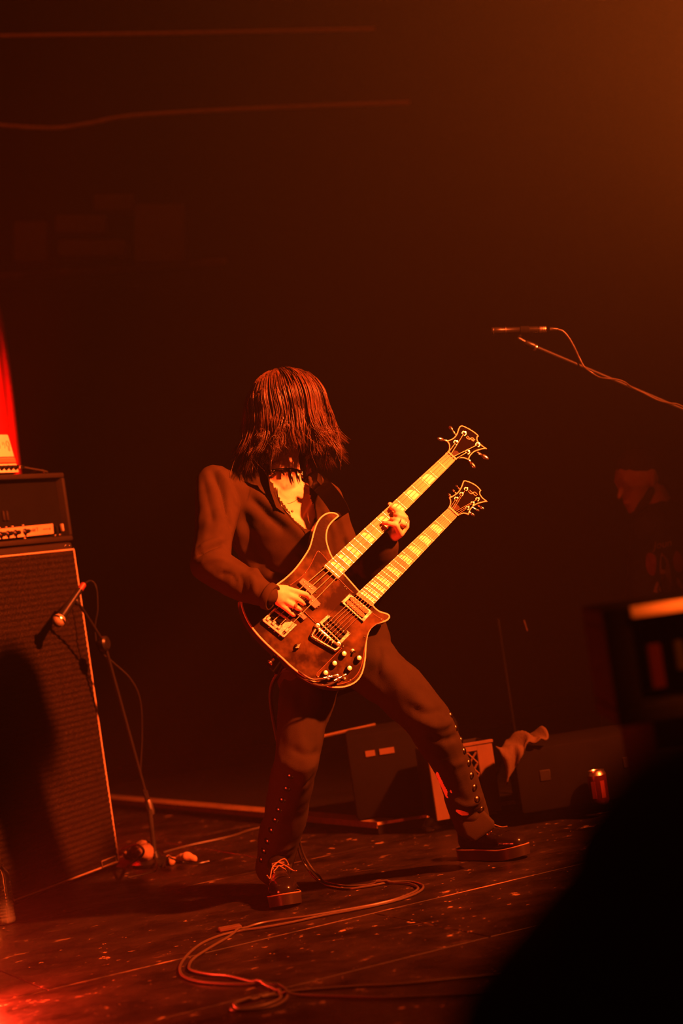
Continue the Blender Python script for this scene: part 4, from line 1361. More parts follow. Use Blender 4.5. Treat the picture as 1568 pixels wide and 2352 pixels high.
def ribbon(pts, wv, th):
    mb = MB()
    n = len(pts)
    for i, p_ in enumerate(pts):
        wv_ = V(wv[i]) if isinstance(wv, list) else V(wv)
        t = (pts[min(i + 1, n - 1)] - pts[max(i - 1, 0)]).normalized()
        nn = t.cross(wv_).normalized() * th / 2
        mb.v += [p_ - wv_ / 2 - nn, p_ + wv_ / 2 - nn, p_ + wv_ / 2 + nn, p_ - wv_ / 2 + nn]
    for i in range(n - 1):
        for k in range(4):
            mb.f.append((i * 4 + k, i * 4 + (k + 1) % 4, (i + 1) * 4 + (k + 1) % 4, (i + 1) * 4 + k))
    mb.f += [(0, 1, 2, 3), tuple((n - 1) * 4 + k for k in (3, 2, 1, 0))]
    return mb


sp = catmull([P(786, 1186, 6.16), P(777, 1166, 6.165), P(764, 1146, 6.175), P(748, 1126, 6.195), P(730, 1108, 6.25), P(712, 1096, 6.34), P(700, 1096, 6.42)], 5)
ribbon(sp, (CR * 0.75 + CU * 0.5 - FW * 0.35).normalized() * 0.06, 0.003).build('strap', M['leather'], gt)
sp = catmull([GP.pt(620, 1516, -0.034), GP.pt(640, 1536, -0.05), P(650, 1532, 6.18), P(640, 1500, 6.38), P(610, 1440, 6.46)], 5)
ribbon(sp, CU * 0.03 + CR * 0.02, 0.003).build('strap', M['leather'], gt)

# ------------------------------------------------------------------ the two instrument leads
def f7(x, y, z=0.005):
    return F(350 + x / 1.742, 1850 + y / 1.742, z)


leads = []
hang = [P(640, 1545, 6.075), P(621, 1580, 6.16), P(622, 1630, 6.28), P(640, 1720, 6.42), P(664, 1800, 6.48), P(680, 1855, 6.50)]
A = [(700, 322), (780, 333), (870, 322), (960, 306), (1030, 305), (1075, 316), (1081, 332), (1050, 354), (980, 379), (900, 399), (800, 419), (680, 441), (560, 467), (450, 487), (350, 502), (270, 521), (200, 550), (150, 588), (116, 630), (110, 662), (130, 686), (190, 704), (280, 712), (380, 715), (450, 712), (500, 716), (530, 735), (540, 760), (520, 786), (470, 808), (400, 817), (330, 820), (316, 812), (345, 795), (400, 775), (470, 757), (560, 744), (700, 732), (850, 722), (1000, 715), (1250, 688), (1500, 660), (1750, 640)]
B = [(690, 306), (770, 322), (860, 318), (950, 309), (1010, 310), (1046, 318), (1062, 332), (1040, 349), (975, 374), (895, 394), (795, 413), (675, 434), (600, 446), (510, 458), (420, 474), (350, 500), (280, 540), (220, 575), (165, 612), (146, 642), (158, 660), (230, 675), (300, 681), (360, 695), (420, 711), (480, 730), (512, 755), (502, 778), (440, 800), (360, 814), (330, 806), (380, 785), (440, 768), (500, 760), (570, 759), (750, 764), (950, 769), (1150, 762), (1400, 745), (1700, 730)]
for nm, route, jack, hx_, lab in (('a', A, [c5(575, 1440, 0.012), c5(480, 1460, 0.014), c5(390, 1486, 0.016), c5(290, 1500, 0.014), c5(200, 1505, 0.012), c5(110, 1472, 0.010), c5(20, 1412, 0.005), c5(-80, 1338, -0.012), c5(-120, 1290, -0.05)], [(580, 130), (588, 190), (618, 250), (656, 296)], 'dark instrument lead running outermost through the floor loops from the upper jack plug'),
                                 ('b', B, [c5(710, 1428, 0.012), c5(630, 1470, 0.015), c5(560, 1520, 0.018), c5(470, 1575, 0.015), c5(360, 1602, 0.010), c5(230, 1580, 0.004), c5(100, 1518, -0.004), c5(-30, 1440, -0.02), c5(-110, 1375, -0.055)], [(588, 130), (604, 195), (636, 250), (668, 285)], 'dark instrument lead running inside the other one from the lower jack plug')):
    hp = [P(350 + x / 1.742, 1850 + y / 1.742, 6.5) for x, y in hx_[:3]]
    off = V((0.006, 0.02, 0)) if nm == 'b' else V()
    path = jack + [h_ + off for h_ in hang] + hp + [f7(*hx_[3], 0.02)]
    lift = 0.005 if nm == 'a' else 0.0053
    path += [f7(x, y, lift) for x, y in route]
    rt = thing('instrument_lead', f7(*route[4]), lab, 'cable')
    cv = catmull(path, 7)
    cv = [V((p_.x, p_.y, max(p_.z, 0.0045))) for p_ in cv]
    # where it meets a lead already on the floor, or itself in the coil, it lies on top
    if nm == 'b':
        for p_ in cv:
            if p_.z < 0.03 and any(abs(p_.x - q.x) < 0.0085 and abs(p_.y - q.y) < 0.0085 and q.z < 0.03 for q in leads):
                p_.z = 0.0128
        zs = [p_.z for p_ in cv]
        for i_, p_ in enumerate(cv):
            if p_.z < 0.03:
                p_.z = max(p_.z, sum(zs[max(0, i_ - 2):i_ + 3]) / len(zs[max(0, i_ - 2):i_ + 3]))
    else:
        leads = cv
    MB().tube(cv, 0.0038, 8).build('cord', M['cable'], rt)
    ja, jb = jack[0], jack[1]
    pd = (jb - ja).normalized()
    MB().lathe(ja, pd, [(0.0035, 0), (0.0055, 0.001), (0.0058, 0.016), (0.0045, 0.018)], 14).build('jack_plug', M['chrome'], rt)
    MB().lathe(ja + pd * 0.017, pd, [(0.0042, 0), (0.0042, 0.01), (0.0085, 0.011), (0.0085, 0.015), (0.005, 0.018), (0.0045, 0.03)], 14).build('plug_collar', M['chrome'], rt)

# ------------------------------------------------------------------ the musician
PX = lambda x, y, d: P(x, y, d)
HC = PX(654, 928, 6.33)
hf = (0.46 * CR - 0.40 * CU - 0.79 * FW).normalized()
hu = (CU * 0.92 - FW * 0.30)
hu = (hu - hf * hu.dot(hf)).normalized()
hs_ = hf.cross(hu).normalized()


def hd_(f, u, s=0.0):
    return HC + hf * f + hu * u + hs_ * s


ShR, ElR, WrR = PX(494, 1116, 6.27), PX(484, 1292, 6.04), chd(200, 560, 0.052)
ShL, ElL = PX(742, 1152, 6.29), PX(826, 1385, 6.38)


def c4(x, y, h=0.0):
    return GP.pt(x / 15.68 + 860, y / 15.68 + 1130, h)


WrL = c4(560, 1680, -0.062)
HipR, KnR, AnR = PX(712, 1540, 6.20), PX(682, 1742, 6.07), PX(634, 1990, 6.35)
HipL, KnL, AnL = PX(826, 1500, 6.21), PX(986, 1656, 6.09), PX(1082, 1900, 6.30)


def chain(js, rs):
    return [[(js[i], rs[i]), (js[i + 1], rs[i + 1])] for i in range(len(js) - 1)]


def torso(k):
    return [[(ShR, 0.060 + k), (PX(620, 1205, 6.31), 0.105 + k)], [(ShL, 0.058 + k), (PX(705, 1235, 6.31), 0.10 + k)],
            [(PX(575, 1130, 6.31), 0.066 + k), (PX(700, 1150, 6.32), 0.066 + k), (PX(655, 1115, 6.34), 0.055 + k)],
            [(PX(600, 1135, 6.31), 0.062 + k), (PX(695, 1150, 6.32), 0.062 + k), (PX(655, 1118, 6.335), 0.055 + k), (PX(620, 1215, 6.31), 0.103 + k), (PX(705, 1240, 6.31), 0.099 + k)],
            [(ShR, 0.055 + k), (PX(575, 1130, 6.31), 0.066 + k), (PX(600, 1220, 6.31), 0.1 + k)], [(ShL, 0.053 + k), (PX(700, 1150, 6.32), 0.066 + k), (PX(705, 1235, 6.31), 0.098 + k)],
            [(PX(615, 1205, 6.31), 0.11 + k), (PX(705, 1235, 6.31), 0.10 + k), (PX(640, 1335, 6.34), 0.11 + k), (PX(730, 1345, 6.36), 0.10 + k)],
            [(PX(640, 1335, 6.34), 0.11 + k), (PX(730, 1345, 6.36), 0.10 + k), (PX(690, 1470, 6.28), 0.105 + k), (PX(755, 1465, 6.29), 0.10 + k)],
            [(PX(690, 1470, 6.28), 0.105 + k), (PX(755, 1465, 6.29), 0.10 + k), (HipR + CU * 0.03, 0.10 + k), (HipL + CU * 0.01, 0.09 + k)]]


rh = [  # fingers of the picking hand: knuckle, middle joint, end joint, tip
    ([chd(560, 520, .052), chd(880, 605, .046), chd(1020, 645, .032), chd(1078, 735, .019)], (.0112, .0092, .0082, .0070)),
    ([chd(540, 640, .053), chd(770, 730, .049), chd(890, 800, .036), chd(948, 858, .021)], (.0115, .0094, .0083, .0070)),
    ([chd(480, 745, .050), chd(690, 872, .045), chd(810, 942, .031), chd(875, 985, .018)], (.0110, .0090, .0080, .0068)),
    ([chd(400, 835, .042), chd(555, 960, .038), chd(655, 1050, .028), chd(722, 1112, .018)], (.0098, .0080, .0071, .0062))]
thumb_r = ([chd(330, 520, .036), chd(520, 570, .026), chd(700, 640, .020), chd(800, 700, .017)], (.0135, .0115, .0098, .0078))
lh = [
    ([c4(1085, 930, .000), c4(985, 765, .026), c4(760, 640, .029), c4(590, 560, .020)], (.0108, .0092, .0083, .0070)),
    ([c4(1120, 1080, .000), c4(1050, 905, .034), c4(860, 845, .036), c4(735, 830, .024)], (.0108, .0092, .0083, .0070)),
    ([c4(1120, 1230, -.002), c4(1010, 1130, .034), c4(800, 1020, .034), c4(620, 990, .020)], (.0105, .0090, .0080, .0068)),
    ([c4(930, 1510, .000), c4(745, 1175, .036), c4(520, 1135, .032), c4(320, 1112, .019)], (.0112, .0092, .0080, .0066))]
thumb_l = ([c4(760, 1400, -.050), c4(680, 1000, -.045), c4(600, 640, -.030), c4(552, 455, -.006)], (.0145, .0125, .0110, .0088))

body_g = torso(-0.016)
body_g += chain([ShR, ElR, PX(545, 1335, 5.985), PX(606, 1364, 5.948), WrR], (0.05, 0.038, 0.034, 0.028, 0.024))
body_g += chain([ShL, ElL, WrL], (0.05, 0.038, 0.025))
body_g += chain([HipR, KnR, AnR], (0.08, 0.05, 0.036)) + chain([HipL, KnL, AnL], (0.08, 0.05, 0.036))
body_g += [[(PX(655, 1120, 6.325), 0.056), (PX(652, 1060, 6.345), 0.050)], [(PX(652, 1060, 6.345), 0.05), (hd_(-0.02, -0.06), 0.052)]]
# skull, jaw, face
body_g += [[(hd_(-0.018, 0.012), 0.083), (hd_(0.018, 0.008), 0.079)], [(hd_(0.02, -0.01), 0.072), (hd_(0.048, -0.085), 0.036), (hd_(0.066, -0.112), 0.019)], [(hd_(-0.01, -0.06, 0.04), 0.028), (hd_(0.06, -0.108), 0.02), (hd_(-0.01, -0.06, -0.04), 0.028)],
           [(hd_(0.088, 0.000), 0.008), (hd_(0.106, -0.044), 0.0095)], [(hd_(0.094, -0.05, 0.010), 0.0065), (hd_(0.094, -0.05, -0.010), 0.0065)], [(hd_(0.082, -0.074, 0.014), 0.006), (hd_(0.086, -0.073), 0.0072), (hd_(0.082, -0.074, -0.014), 0.006)], [(hd_(0.082, -0.084, 0.012), 0.006), (hd_(0.085, -0.085), 0.0075), (hd_(0.082, -0.084, -0.012), 0.006)],
           [(hd_(0.074, 0.012, 0.034), 0.011), (hd_(0.084, 0.012), 0.009), (hd_(0.074, 0.012, -0.034), 0.011)], [(hd_(0.055, -0.042, 0.036), 0.022)], [(hd_(0.055, -0.042, -0.036), 0.022)]]
for s in (1, -1):
    body_g += [[(hd_(-0.01, -0.005, 0.082 * s), 0.011), (hd_(-0.004, -0.04, 0.078 * s), 0.008), (hd_(-0.02, 0.01, 0.084 * s), 0.009)]]
# hands
palm_r = [(rh[i][0][0], r) for i, r in enumerate((.0125, .0130, .0125, .0110))]
body_g += [palm_r[:2] + [(WrR, 0.021)], palm_r[1:3] + [(WrR, 0.021)], palm_r[2:] + [(WrR - gb_ * -0.006, 0.019)], [(thumb_r[0][0], .0135), (WrR, .020), palm_r[0]]]
for js, rs in rh + [thumb_r]:
    body_g += chain(js, rs)
palm_l = [(lh[i][0][0], r) for i, r in enumerate((.0120, .0125, .0120, .0115))]
body_g += [palm_l[:2] + [(WrL, 0.020)], palm_l[1:3] + [(WrL, 0.020)], palm_l[2:] + [(WrL, 0.020)], [(thumb_l[0][0], .0145), (WrL, .020), palm_l[3]]]
for js, rs in lh + [thumb_l]:
    body_g += chain(js, rs)
me = blob_mesh(body_g, 0.0034, 3, 0.45)
base = (F(640, 2060) + F(1080, 1980)) / 2
me.transform(Matrix.Translation(-base))
man = link_mesh('person', me, M['skin'], None, base, 180)
tag(man, 'long-haired person in black shirt and studded trousers playing the double-neck guitar', 'person')
# eyes and lips under the hair
for s in (1, -1):
    ey = MB().sphere(hd_(0.076, -0.012, 0.031 * s), 0.0115, n=12).build('eye', M['piping'], man, smooth=180)
    MB().sphere(hd_(0.0845, -0.015, 0.031 * s), 0.0055, n=10).build('iris', M['headblack'], ey, smooth=180)
M['lip'] = mat('lip', (0.45, 0.16, 0.12), 0.4)
MB().hull([(hd_(0.084, -0.074, 0.013), .0055), (hd_(0.0885, -0.073), .0066), (hd_(0.084, -0.074, -0.013), .0055)]).build('lip', M['lip'], man, 180)
MB().hull([(hd_(0.083, -0.084, 0.011), .0058), (hd_(0.0875, -0.0845), .0072), (hd_(0.083, -0.084, -0.011), .0058)]).build('lip', M['lip'], man, 180)

# ---- trousers
tg_ = [[(HipR + CU * 0.05, 0.112), (HipL + CU * 0.04, 0.102), (HipR, 0.108), (HipL, 0.1)]]
tg_ += chain([HipR, PX(692, 1650, 6.12), PX(681, 1745, 6.08), PX(657, 1860, 6.22), PX(636, 1960, 6.34), PX(631, 1990, 6.36)], (0.102, 0.080, 0.074, 0.070, 0.064, 0.060))
tg_ += chain([HipL, PX(905, 1575, 6.13), KnL, PX(1044, 1775, 6.20), PX(1078, 1862, 6.29), PX(1084, 1888, 6.30)], (0.100, 0.086, 0.072, 0.062, 0.060, 0.060))
me = blob_mesh(tg_, 0.008, 5)
bv = bvh_of(me)
rumple(me, 7, 0.010, 1.0, (1, 1, 0.6))
wrinkle(me, [([(665, 1715), (700, 1735), (735, 1725)], 0.012, -0.008), ([(650, 1750), (690, 1768), (725, 1752)], 0.012, 0.008), ([(655, 1775), (690, 1800), (715, 1785)], 0.01, -0.006), ([(680, 1660), (700, 1740), (690, 1830)], 0.02, 0.006),
             ([(610, 1940), (640, 1955), (672, 1945)], 0.012, 0.008), ([(605, 1965), (640, 1978), (668, 1968)], 0.010, -0.008), ([(860, 1500), (920, 1570), (990, 1640)], 0.02, 0.008), ([(940, 1620), (985, 1640), (1020, 1625)], 0.012, -0.008), ([(950, 1650), (1000, 1668), (1040, 1655)], 0.012, 0.009),
             ([(975, 1690), (1020, 1700), (1055, 1690)], 0.012, -0.008), ([(1000, 1740), (1040, 1760), (1078, 1745)], 0.012, 0.006), ([(1030, 1830), (1070, 1850), (1105, 1835)], 0.012, 0.009), ([(1040, 1860), (1080, 1872), (1120, 1855)], 0.01, -0.009), ([(880, 1470), (884, 1510), (878, 1545)], 0.006, 0.004), ([(870, 1475), (872, 1510), (868, 1545)], 0.006, -0.004)], bv)
trs_bv = bvh_of(me)
me.transform(Matrix.Translation(-base))
tr = link_mesh('trousers', me, M['trouser'], man, base, 180)
tr['label'] = 'black trousers with round studs down the outer seams'
for x, y in ((667, 1783), (658, 1812), (648, 1838), (640, 1861), (632, 1884), (622, 1907), (613, 1932), (605, 1955), (598, 1974), (1041, 1642), (1053, 1671), (1063, 1699), (1072, 1724), (1077, 1752), (1083, 1781), (1090, 1809), (1096, 1835), (1105, 1860)):
    p, nn = None, None
    for dxx in range(0, 40, 2):
        sg = 1 if x < 850 else -1
        p, nn = hit(trs_bv, x + sg * dxx, y)
        if p is not None:
            break
    if p is None:
        continue
    MB().lathe(p - nn * 0.003, nn, [(0.010, 0), (0.0115, 0.003), (0.0105, 0.005), (0.006, 0.0075), (0.002, 0.0085)], 14).build('stud', M['studmetal'], tr)
# turned hem flap over the far shoe
MB().hull([(PX(1062, 1882, 6.25), 0.012), (PX(1105, 1868, 6.25), 0.012), (PX(1128, 1890, 6.24), 0.010), (PX(1130, 1898, 6.24), 0.008), (PX(1090, 1925, 6.24), 0.012), (PX(1075, 1915, 6.24), 0.012), (PX(1090, 1895, 6.32), 0.03)]).build('hem_flap', M['trouser'], tr, 60)
MB().hull([(PX(618, 2002, 6.30), 0.010), (PX(640, 1992, 6.30), 0.010), (PX(664, 1980, 6.31), 0.009), (PX(664, 1996, 6.31), 0.008), (PX(640, 2008, 6.30), 0.009), (PX(640, 1995, 6.36), 0.03)]).build('hem_flap', M['trouser'], tr, 60)

# ---- shirt
sg_ = torso(0.0)
sg_ += chain([ShR + CU * 0.004, PX(497, 1200, 6.16), ElR, PX(545, 1335, 5.985), PX(610, 1366, 5.945)], (0.064, 0.062, 0.060, 0.054, 0.042))
sg_ += chain([ShL, ElL, c4(420, 1900, -0.075)], (0.064, 0.058, 0.040))
sg_ += [[(HipR + CU * 0.06, 0.112), (HipL + CU * 0.05 - CR * 0.03, 0.100), (HipR + CU * 0.0, 0.112), (HipL - CR * 0.025, 0.100)]]
me = blob_mesh(sg_, 0.0065, 5)
bv = bvh_of(me)
rumple(me, 6, 0.009, 5.0)
wrinkle(me, [([(487, 1085), (508, 1130), (522, 1180), (534, 1225)], 0.012, -0.014), ([(500, 1080), (520, 1110), (545, 1180)], 0.012, 0.009), ([(470, 1100), (478, 1150), (490, 1210)], 0.012, -0.007), ([(448, 1278), (480, 1258), (516, 1248)], 0.009, -0.015), ([(452, 1262), (485, 1243), (515, 1236)], 0.009, 0.008), ([(455, 1300), (490, 1282), (525, 1290)], 0.010, 0.008),
             ([(500, 1320), (530, 1318), (545, 1345)], 0.010, -0.008), ([(545, 1310), (556, 1335), (556, 1370)], 0.010, -0.008), ([(572, 1318), (584, 1340), (584, 1372)], 0.009, 0.008), ([(560, 1115), (610, 1155), (660, 1200), (700, 1235)], 0.014, 0.012), ([(575, 1140), (620, 1190), (660, 1225)], 0.014, -0.010),
             ([(540, 1170), (556, 1250), (575, 1300), (600, 1330)], 0.016, 0.014), ([(556, 1160), (585, 1250), (610, 1300)], 0.018, -0.012), ([(615, 1305), (650, 1318), (690, 1315)], 0.010, -0.010), ([(610, 1325), (650, 1338), (680, 1335)], 0.010, 0.008), ([(675, 1270), (690, 1290), (700, 1310)], 0.007, 0.008), ([(740, 1160), (765, 1220), (775, 1300)], 0.012, 0.010), ([(790, 1230), (800, 1280), (815, 1320)], 0.012, -0.010)], bv)
co, no = mesh_np(me)
x, y, d = np_px(co)
facing = (no @ np.array(FW)) < 0.15
VP = [(616, 1060), (626, 1100), (640, 1138), (660, 1170), (680, 1200), (694, 1208), (709, 1218), (718, 1202), (722, 1182), (716, 1156), (708, 1130), (706, 1100), (710, 1060)]
kill = in_poly(x, y, VP) & facing & (d < 6.36)
top = in_poly(x, y, [(600, 1000), (600, 1085), (625, 1110), (700, 1110), (712, 1085), (712, 1000)])
kill |= top
bm = bmesh.new()
bm.from_mesh(me)
bm.verts.ensure_lookup_table()
bmesh.ops.delete(bm, geom=[bm.verts[i] for i in np.nonzero(kill)[0]], context='VERTS')
bm.to_mesh(me)
bm.free()
sh_bv = bvh_of(me)
me.transform(Matrix.Translation(-base))
shirt = link_mesh('shirt', me, M['shirt'], man, base, 180)
sm = shirt.modifiers.new('thick', 'SOLIDIFY')
sm.thickness, sm.offset = 0.004, 0.6
shirt['label'] = 'open-necked black shirt with long sleeves'


def on_shirt(x, y, lift, dflt=6.22):
    p, nn = hit(sh_bv, x, y)
    if p is None or (p - CAM).dot(FW) > dflt + 0.07:
        p = P(x, y, dflt)
    return p - ray(x, y).normalized() * lift


def cloth_flap(name, poly, lift, th, parent):
    """a folded piece of cloth lying on the shirt"""
    loop = [on_shirt(a, b, l if l is not None else lift) for a, b, l in poly]
    c = sum(loop, V()) / len(loop)
    mb = MB()
    n = len(loop)
    back_ = [q + FW * th for q in loop]
    b = len(mb.v)
    mb.v = loop + back_ + [c - FW * 0.004, c + FW * th]
    for i in range(n):
        j = (i + 1) % n
        mb.f += [(i, j, 2 * n), (n + j, n + i, 2 * n + 1), (j, i, n + i, n + j)]
    o = mb.build(name, M['shirt'], parent, 50)
    return o


cloth_flap('collar', [(592, 1072, .02), (604, 1078, .03), (616, 1098, .030), (630, 1132, .024), (642, 1158, .016), (654, 1180, .010), (634, 1165, .016), (612, 1140, .02), (598, 1108, .02)], .02, 0.006, shirt)
cloth_flap('collar', [(730, 1086, .006), (738, 1092, .006), (751, 1116, .005), (762, 1146, .004), (756, 1154, .003), (747, 1150, .003), (737, 1128, .003), (728, 1104, .004)], .03, 0.006, shirt)
MB().tube(catmull([on_shirt(a, b, 0.004) for a, b in ((662, 1182), (676, 1200), (690, 1212), (700, 1222), (706, 1240))], 4), 0.0035, 6).build('placket_edge', M['shirt'], shirt)
MB().sphere(on_shirt(671, 1174, 0.006), 0.0042, n=10).build('button', M['piping'], shirt)
# the cuff of the picking arm
cw = (WrR - ElR).normalized()
cuff_c = PX(614, 1368, 5.942)
MB().lathe(cuff_c - cw * 0.004, cw, [(0.040, 0), (0.0425, 0.004), (0.0405, 0.022), (0.037, 0.024), (0.030, 0.020)], 26).build('cuff', M['shirt'], shirt, 60)

# ---- choker with hanging claws, cord, rings
nax = (PX(652, 1060, 6.345) - PX(655, 1120, 6.325)).normalized()
nc = PX(649, 1091, 6.338)
e1 = CR - nax * CR.dot(nax)
e1.normalize()
e2 = nax.cross(e1).normalized()
if e2.dot(FW) > 0:
    e2 = -e2


def nk_(a, r, h):
    return nc + (e1 * math.cos(a) + e2 * math.sin(a)) * r + nax * h


ck = MB().tube([nk_(a, 0.0575, 0.0) for a in np.linspace(0, 2 * math.pi, 40, endpoint=False)], 0.0045, 8, closed=True).build('choker', M['leather'], man)
MB().tube([nk_(a, 0.059, 0.006) for a in np.linspace(0, 2 * math.pi, 40, endpoint=False)], 0.0018, 6, closed=True).build('choker_band', M['blackplastic'], ck)
for i, a in enumerate(np.linspace(0.3, math.pi - 0.3, 7)):
    ln = (0.016, 0.036, 0.042, 0.018, 0.014, 0.016, 0.014)[i]
    p0_, p1_ = nk_(a, 0.061, -0.002), nk_(a - 0.10, 0.066, -0.002 - ln)
    MB().tube(catmull([p0_, p0_.lerp(p1_, 0.5) - FW * 0.003, p1_], 4), [0.0042, 0.0044, 0.0042, 0.004, 0.0036, 0.003, 0.0022, 0.0014, 0.0006], 7).build('claw', M['leather'], ck)
    if i % 2 == 0:
        MB().sphere(nk_(a, 0.064, 0.0), 0.0032, n=8).build('bead', M['chrome'], ck)
bd_bv = BVHTree.FromPolygons([v.co + base for v in man.data.vertices], [tuple(p.vertices) for p in man.data.polygons])


def on_skin(x, y, lift=0.002):
    p, nn = hit(bd_bv, x, y)
    return (p if p is not None else P(x, y, 6.2)) - ray(x, y).normalized() * lift


MB().tube(catmull([on_skin(a, b, 0.0005) for a, b in ((660, 1156), (668, 1155), (678, 1150), (688, 1142))], 4), 0.0007, 5).build('neck_cord', M['blackplastic'], man)
MB().tube(catmull([on_shirt(a, b, 0.008) for a, b in ((636, 1122), (638, 1142), (645, 1160), (656, 1174), (668, 1184))], 4), 0.0016, 5).build('neck_cord', M['blackplastic'], man)


def finger_ring(js, i, t, r, parent, stone=None):
    a, b = js[i], js[i + 1]
    c, ax = a.lerp(b, t), (b - a).normalized()
    e = ax.orthogonal().normalized()
    f_ = ax.cross(e)
    o = MB().tube([c + (e * math.cos(k) + f_ * math.sin(k)) * r for k in np.linspace(0, 2 * math.pi, 20, endpoint=False)], 0.0016, 6, closed=True).build('ring', M['chrome'], parent)
    if stone:
        sd_ = (gn_ - ax * gn_.dot(ax)).normalized()
        MB().lathe(c + sd_ * (r - 0.001), sd_, [(0.006, 0), (0.0062, 0.002), (0.004, 0.0035)], 14).build('ring_plate', M['bobbin'], o)
    return o


finger_ring(rh[2][0], 1, 0.28, 0.0098, man, True)
finger_ring(lh[2][0], 0, 0.72, 0.0102, man)
finger_ring(lh[2][0], 1, 0.55, 0.0098, man)
finger_ring(lh[1][0], 0, 0.35, 0.0112, man)
# finger nails
for js, rs in rh + lh:
    a, b = js[2], js[3]
    ax = (b - a).normalized()
    up = (gn_ - ax * gn_.dot(ax))
    if up.length < 0.2:
        continue
    up.normalize()
    MB().sphere(b + up * rs[3] * 0.82 - ax * 0.001, (0.0052, 0.004, 0.0014), (ax, ax.cross(up), up), 10).build('nail', M['lip'], man, smooth=180)

# ---- hair
def envelope(d, k):
    """point on a head-shaped shell in the direction d"""
    r = Vector((d.dot(hf), d.dot(hu), d.dot(hs_)))
    s = 1 / math.sqrt((r.x / (0.108 * k)) ** 2 + (r.y / (0.111 * k)) ** 2 + (r.z / (0.088 * k)) ** 2)
    return HC + d * s


crown = (hu * 0.80 - hf * 0.60).normalized()
ce1 = (hf - crown * hf.dot(crown)).normalized()
ce2 = crown.cross(ce1).normalized()
rnd = random.Random(11)


def strand(az, th0, lift, drop, spread, wave_a, wave_p, wave_f, curl, n=17):
    """grows from the scalp along the skull, then hangs"""
    pts = []
    th = th0
    thm = math.radians(88 + 24 * max(0, math.cos(az)))
    step = max(0.02, (thm - th0) / 7)
    while th < thm:
        d = crown * math.cos(th) + (ce1 * math.cos(az) + ce2 * math.sin(az)) * math.sin(th)
        pts.append(envelope(d, 1.0 + lift * min(1.0, th / 1.5) ** 1.3 + 0.03))
        th += step
    d = crown * math.cos(thm) + (ce1 * math.cos(az) + ce2 * math.sin(az)) * math.sin(thm)
    p = envelope(d, 1.03 + lift)
    out = (ce1 * math.cos(az) + ce2 * math.sin(az))
    out.z = 0
    out = out.normalized() if out.length > 1e-4 else V((0, -1, 0))
    side = out.cross(ZZ)
    dn = (-CU * 0.55 - ZZ * 0.45).normalized()
    m = 10
    for k in range(m + 1):
        t = k / m
        q = p + dn * drop * t + out * (spread * math.sin(t * 1.9) - curl * t ** 4) + side * wave_a * math.sin(wave_p + wave_f * t) * t + out * wave_a * 0.7 * math.cos(wave_p * 1.7 + wave_f * t) * t
        pts.append(q)
    for _ in range(3):
        pts = [pts[0]] + [(pts[i - 1] + pts[i] * 2 + pts[i + 1]) / 4 for i in range(1, len(pts) - 1)] + [pts[-1]]
    return pts


GAP = [(668, 946), (706, 946), (716, 985), (712, 1040), (676, 1044), (664, 1000)]
GAP2 = [(626, 1062), (672, 1062), (690, 1120), (626, 1120)]
mb = MB()
nlock = 300
for L in range(nlock):
    az = rnd.uniform(-math.pi, math.pi)
    th0 = math.acos(rnd.uniform(math.cos(math.radians(80)), 0.995))
    lift = rnd.uniform(0.02, 0.22) if abs(math.cos(az)) > 0.6 else rnd.uniform(0.06, 0.42)
    # front locks are shorter, side and back ones reach the shoulders
    fr = math.cos(az)
    drop = rnd.uniform(0.085, 0.175) if fr > 0.3 else rnd.uniform(0.12, 0.235)
    sp_, wa, wp, wf, cu_ = rnd.uniform(0.0, 0.022), rnd.uniform(0.006, 0.022), rnd.uniform(0, 6.3), rnd.uniform(2.5, 6.0), rnd.uniform(-0.06, 0.06)
    gd = strand(az, th0, lift, drop, sp_, wa, wp, wf, cu_)
    skip = False
    nin = 0
    for q in gd[-10:]:
        x_, y_, d_ = to_px(q)
        A_ = np.array([x_]), np.array([y_])
        if d_ < 6.34 and (in_poly(*A_, GAP)[0] or in_poly(*A_, GAP2)[0]):
            nin += 1
    if nin >= 1 and rnd.random() < 0.93:
        continue
    nch = 17
    for c_ in range(nch):
        a2 = az + rnd.gauss(0, 0.10)
        t2 = max(0.03, th0 + rnd.gauss(0, 0.06))
        s2 = strand(a2, t2, max(0.02, lift + rnd.gauss(0, 0.02)), drop * rnd.uniform(0.86, 1.06), sp_, wa, wp + rnd.gauss(0, 0.25), wf, cu_ + rnd.gauss(0, 0.006))
        m = len(s2)
        g2 = [gd[min(len(gd) - 1, int(i * len(gd) / m))] for i in range(m)]
        pts = []
        for i in range(m):
            t = max(0, (i - (m - 11)) / 10)
            kk = 0.45 * t
            pts.append(s2[i].lerp(gd[max(0, len(gd) - (m - i))] if (m - i) <= len(gd) else s2[i], kk))
        rr_ = [0.0017 * (1.0 - 0.75 * max(0, (i / (m - 1) - 0.55) / 0.45)) for i in range(m)]
        mb.tube(pts, rr_, 3)
for _ in range(46):               # fly-away single hairs
    az = rnd.uniform(-math.pi, math.pi)
    s2 = strand(az, rnd.uniform(0.1, 1.2), rnd.uniform(0.25, 0.36), rnd.uniform(0.1, 0.22), rnd.uniform(0.01, 0.05), rnd.uniform(0.01, 0.03), rnd.uniform(0, 6), rnd.uniform(3, 7), rnd.uniform(-0.05, 0.03))
    mb.tube(s2, 0.0006, 3)
hr = mb.build('hair', M['hair'], man, smooth=180)
hr['kind'] = 'stuff'
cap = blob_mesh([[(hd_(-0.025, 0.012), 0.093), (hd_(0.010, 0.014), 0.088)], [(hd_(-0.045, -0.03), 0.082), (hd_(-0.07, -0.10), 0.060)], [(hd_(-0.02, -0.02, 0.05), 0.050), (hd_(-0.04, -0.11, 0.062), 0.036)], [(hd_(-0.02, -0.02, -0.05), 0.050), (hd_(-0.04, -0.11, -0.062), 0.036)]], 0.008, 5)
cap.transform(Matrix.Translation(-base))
link_mesh('hair_underlayer', cap, M['haircap'], man, base, 180)

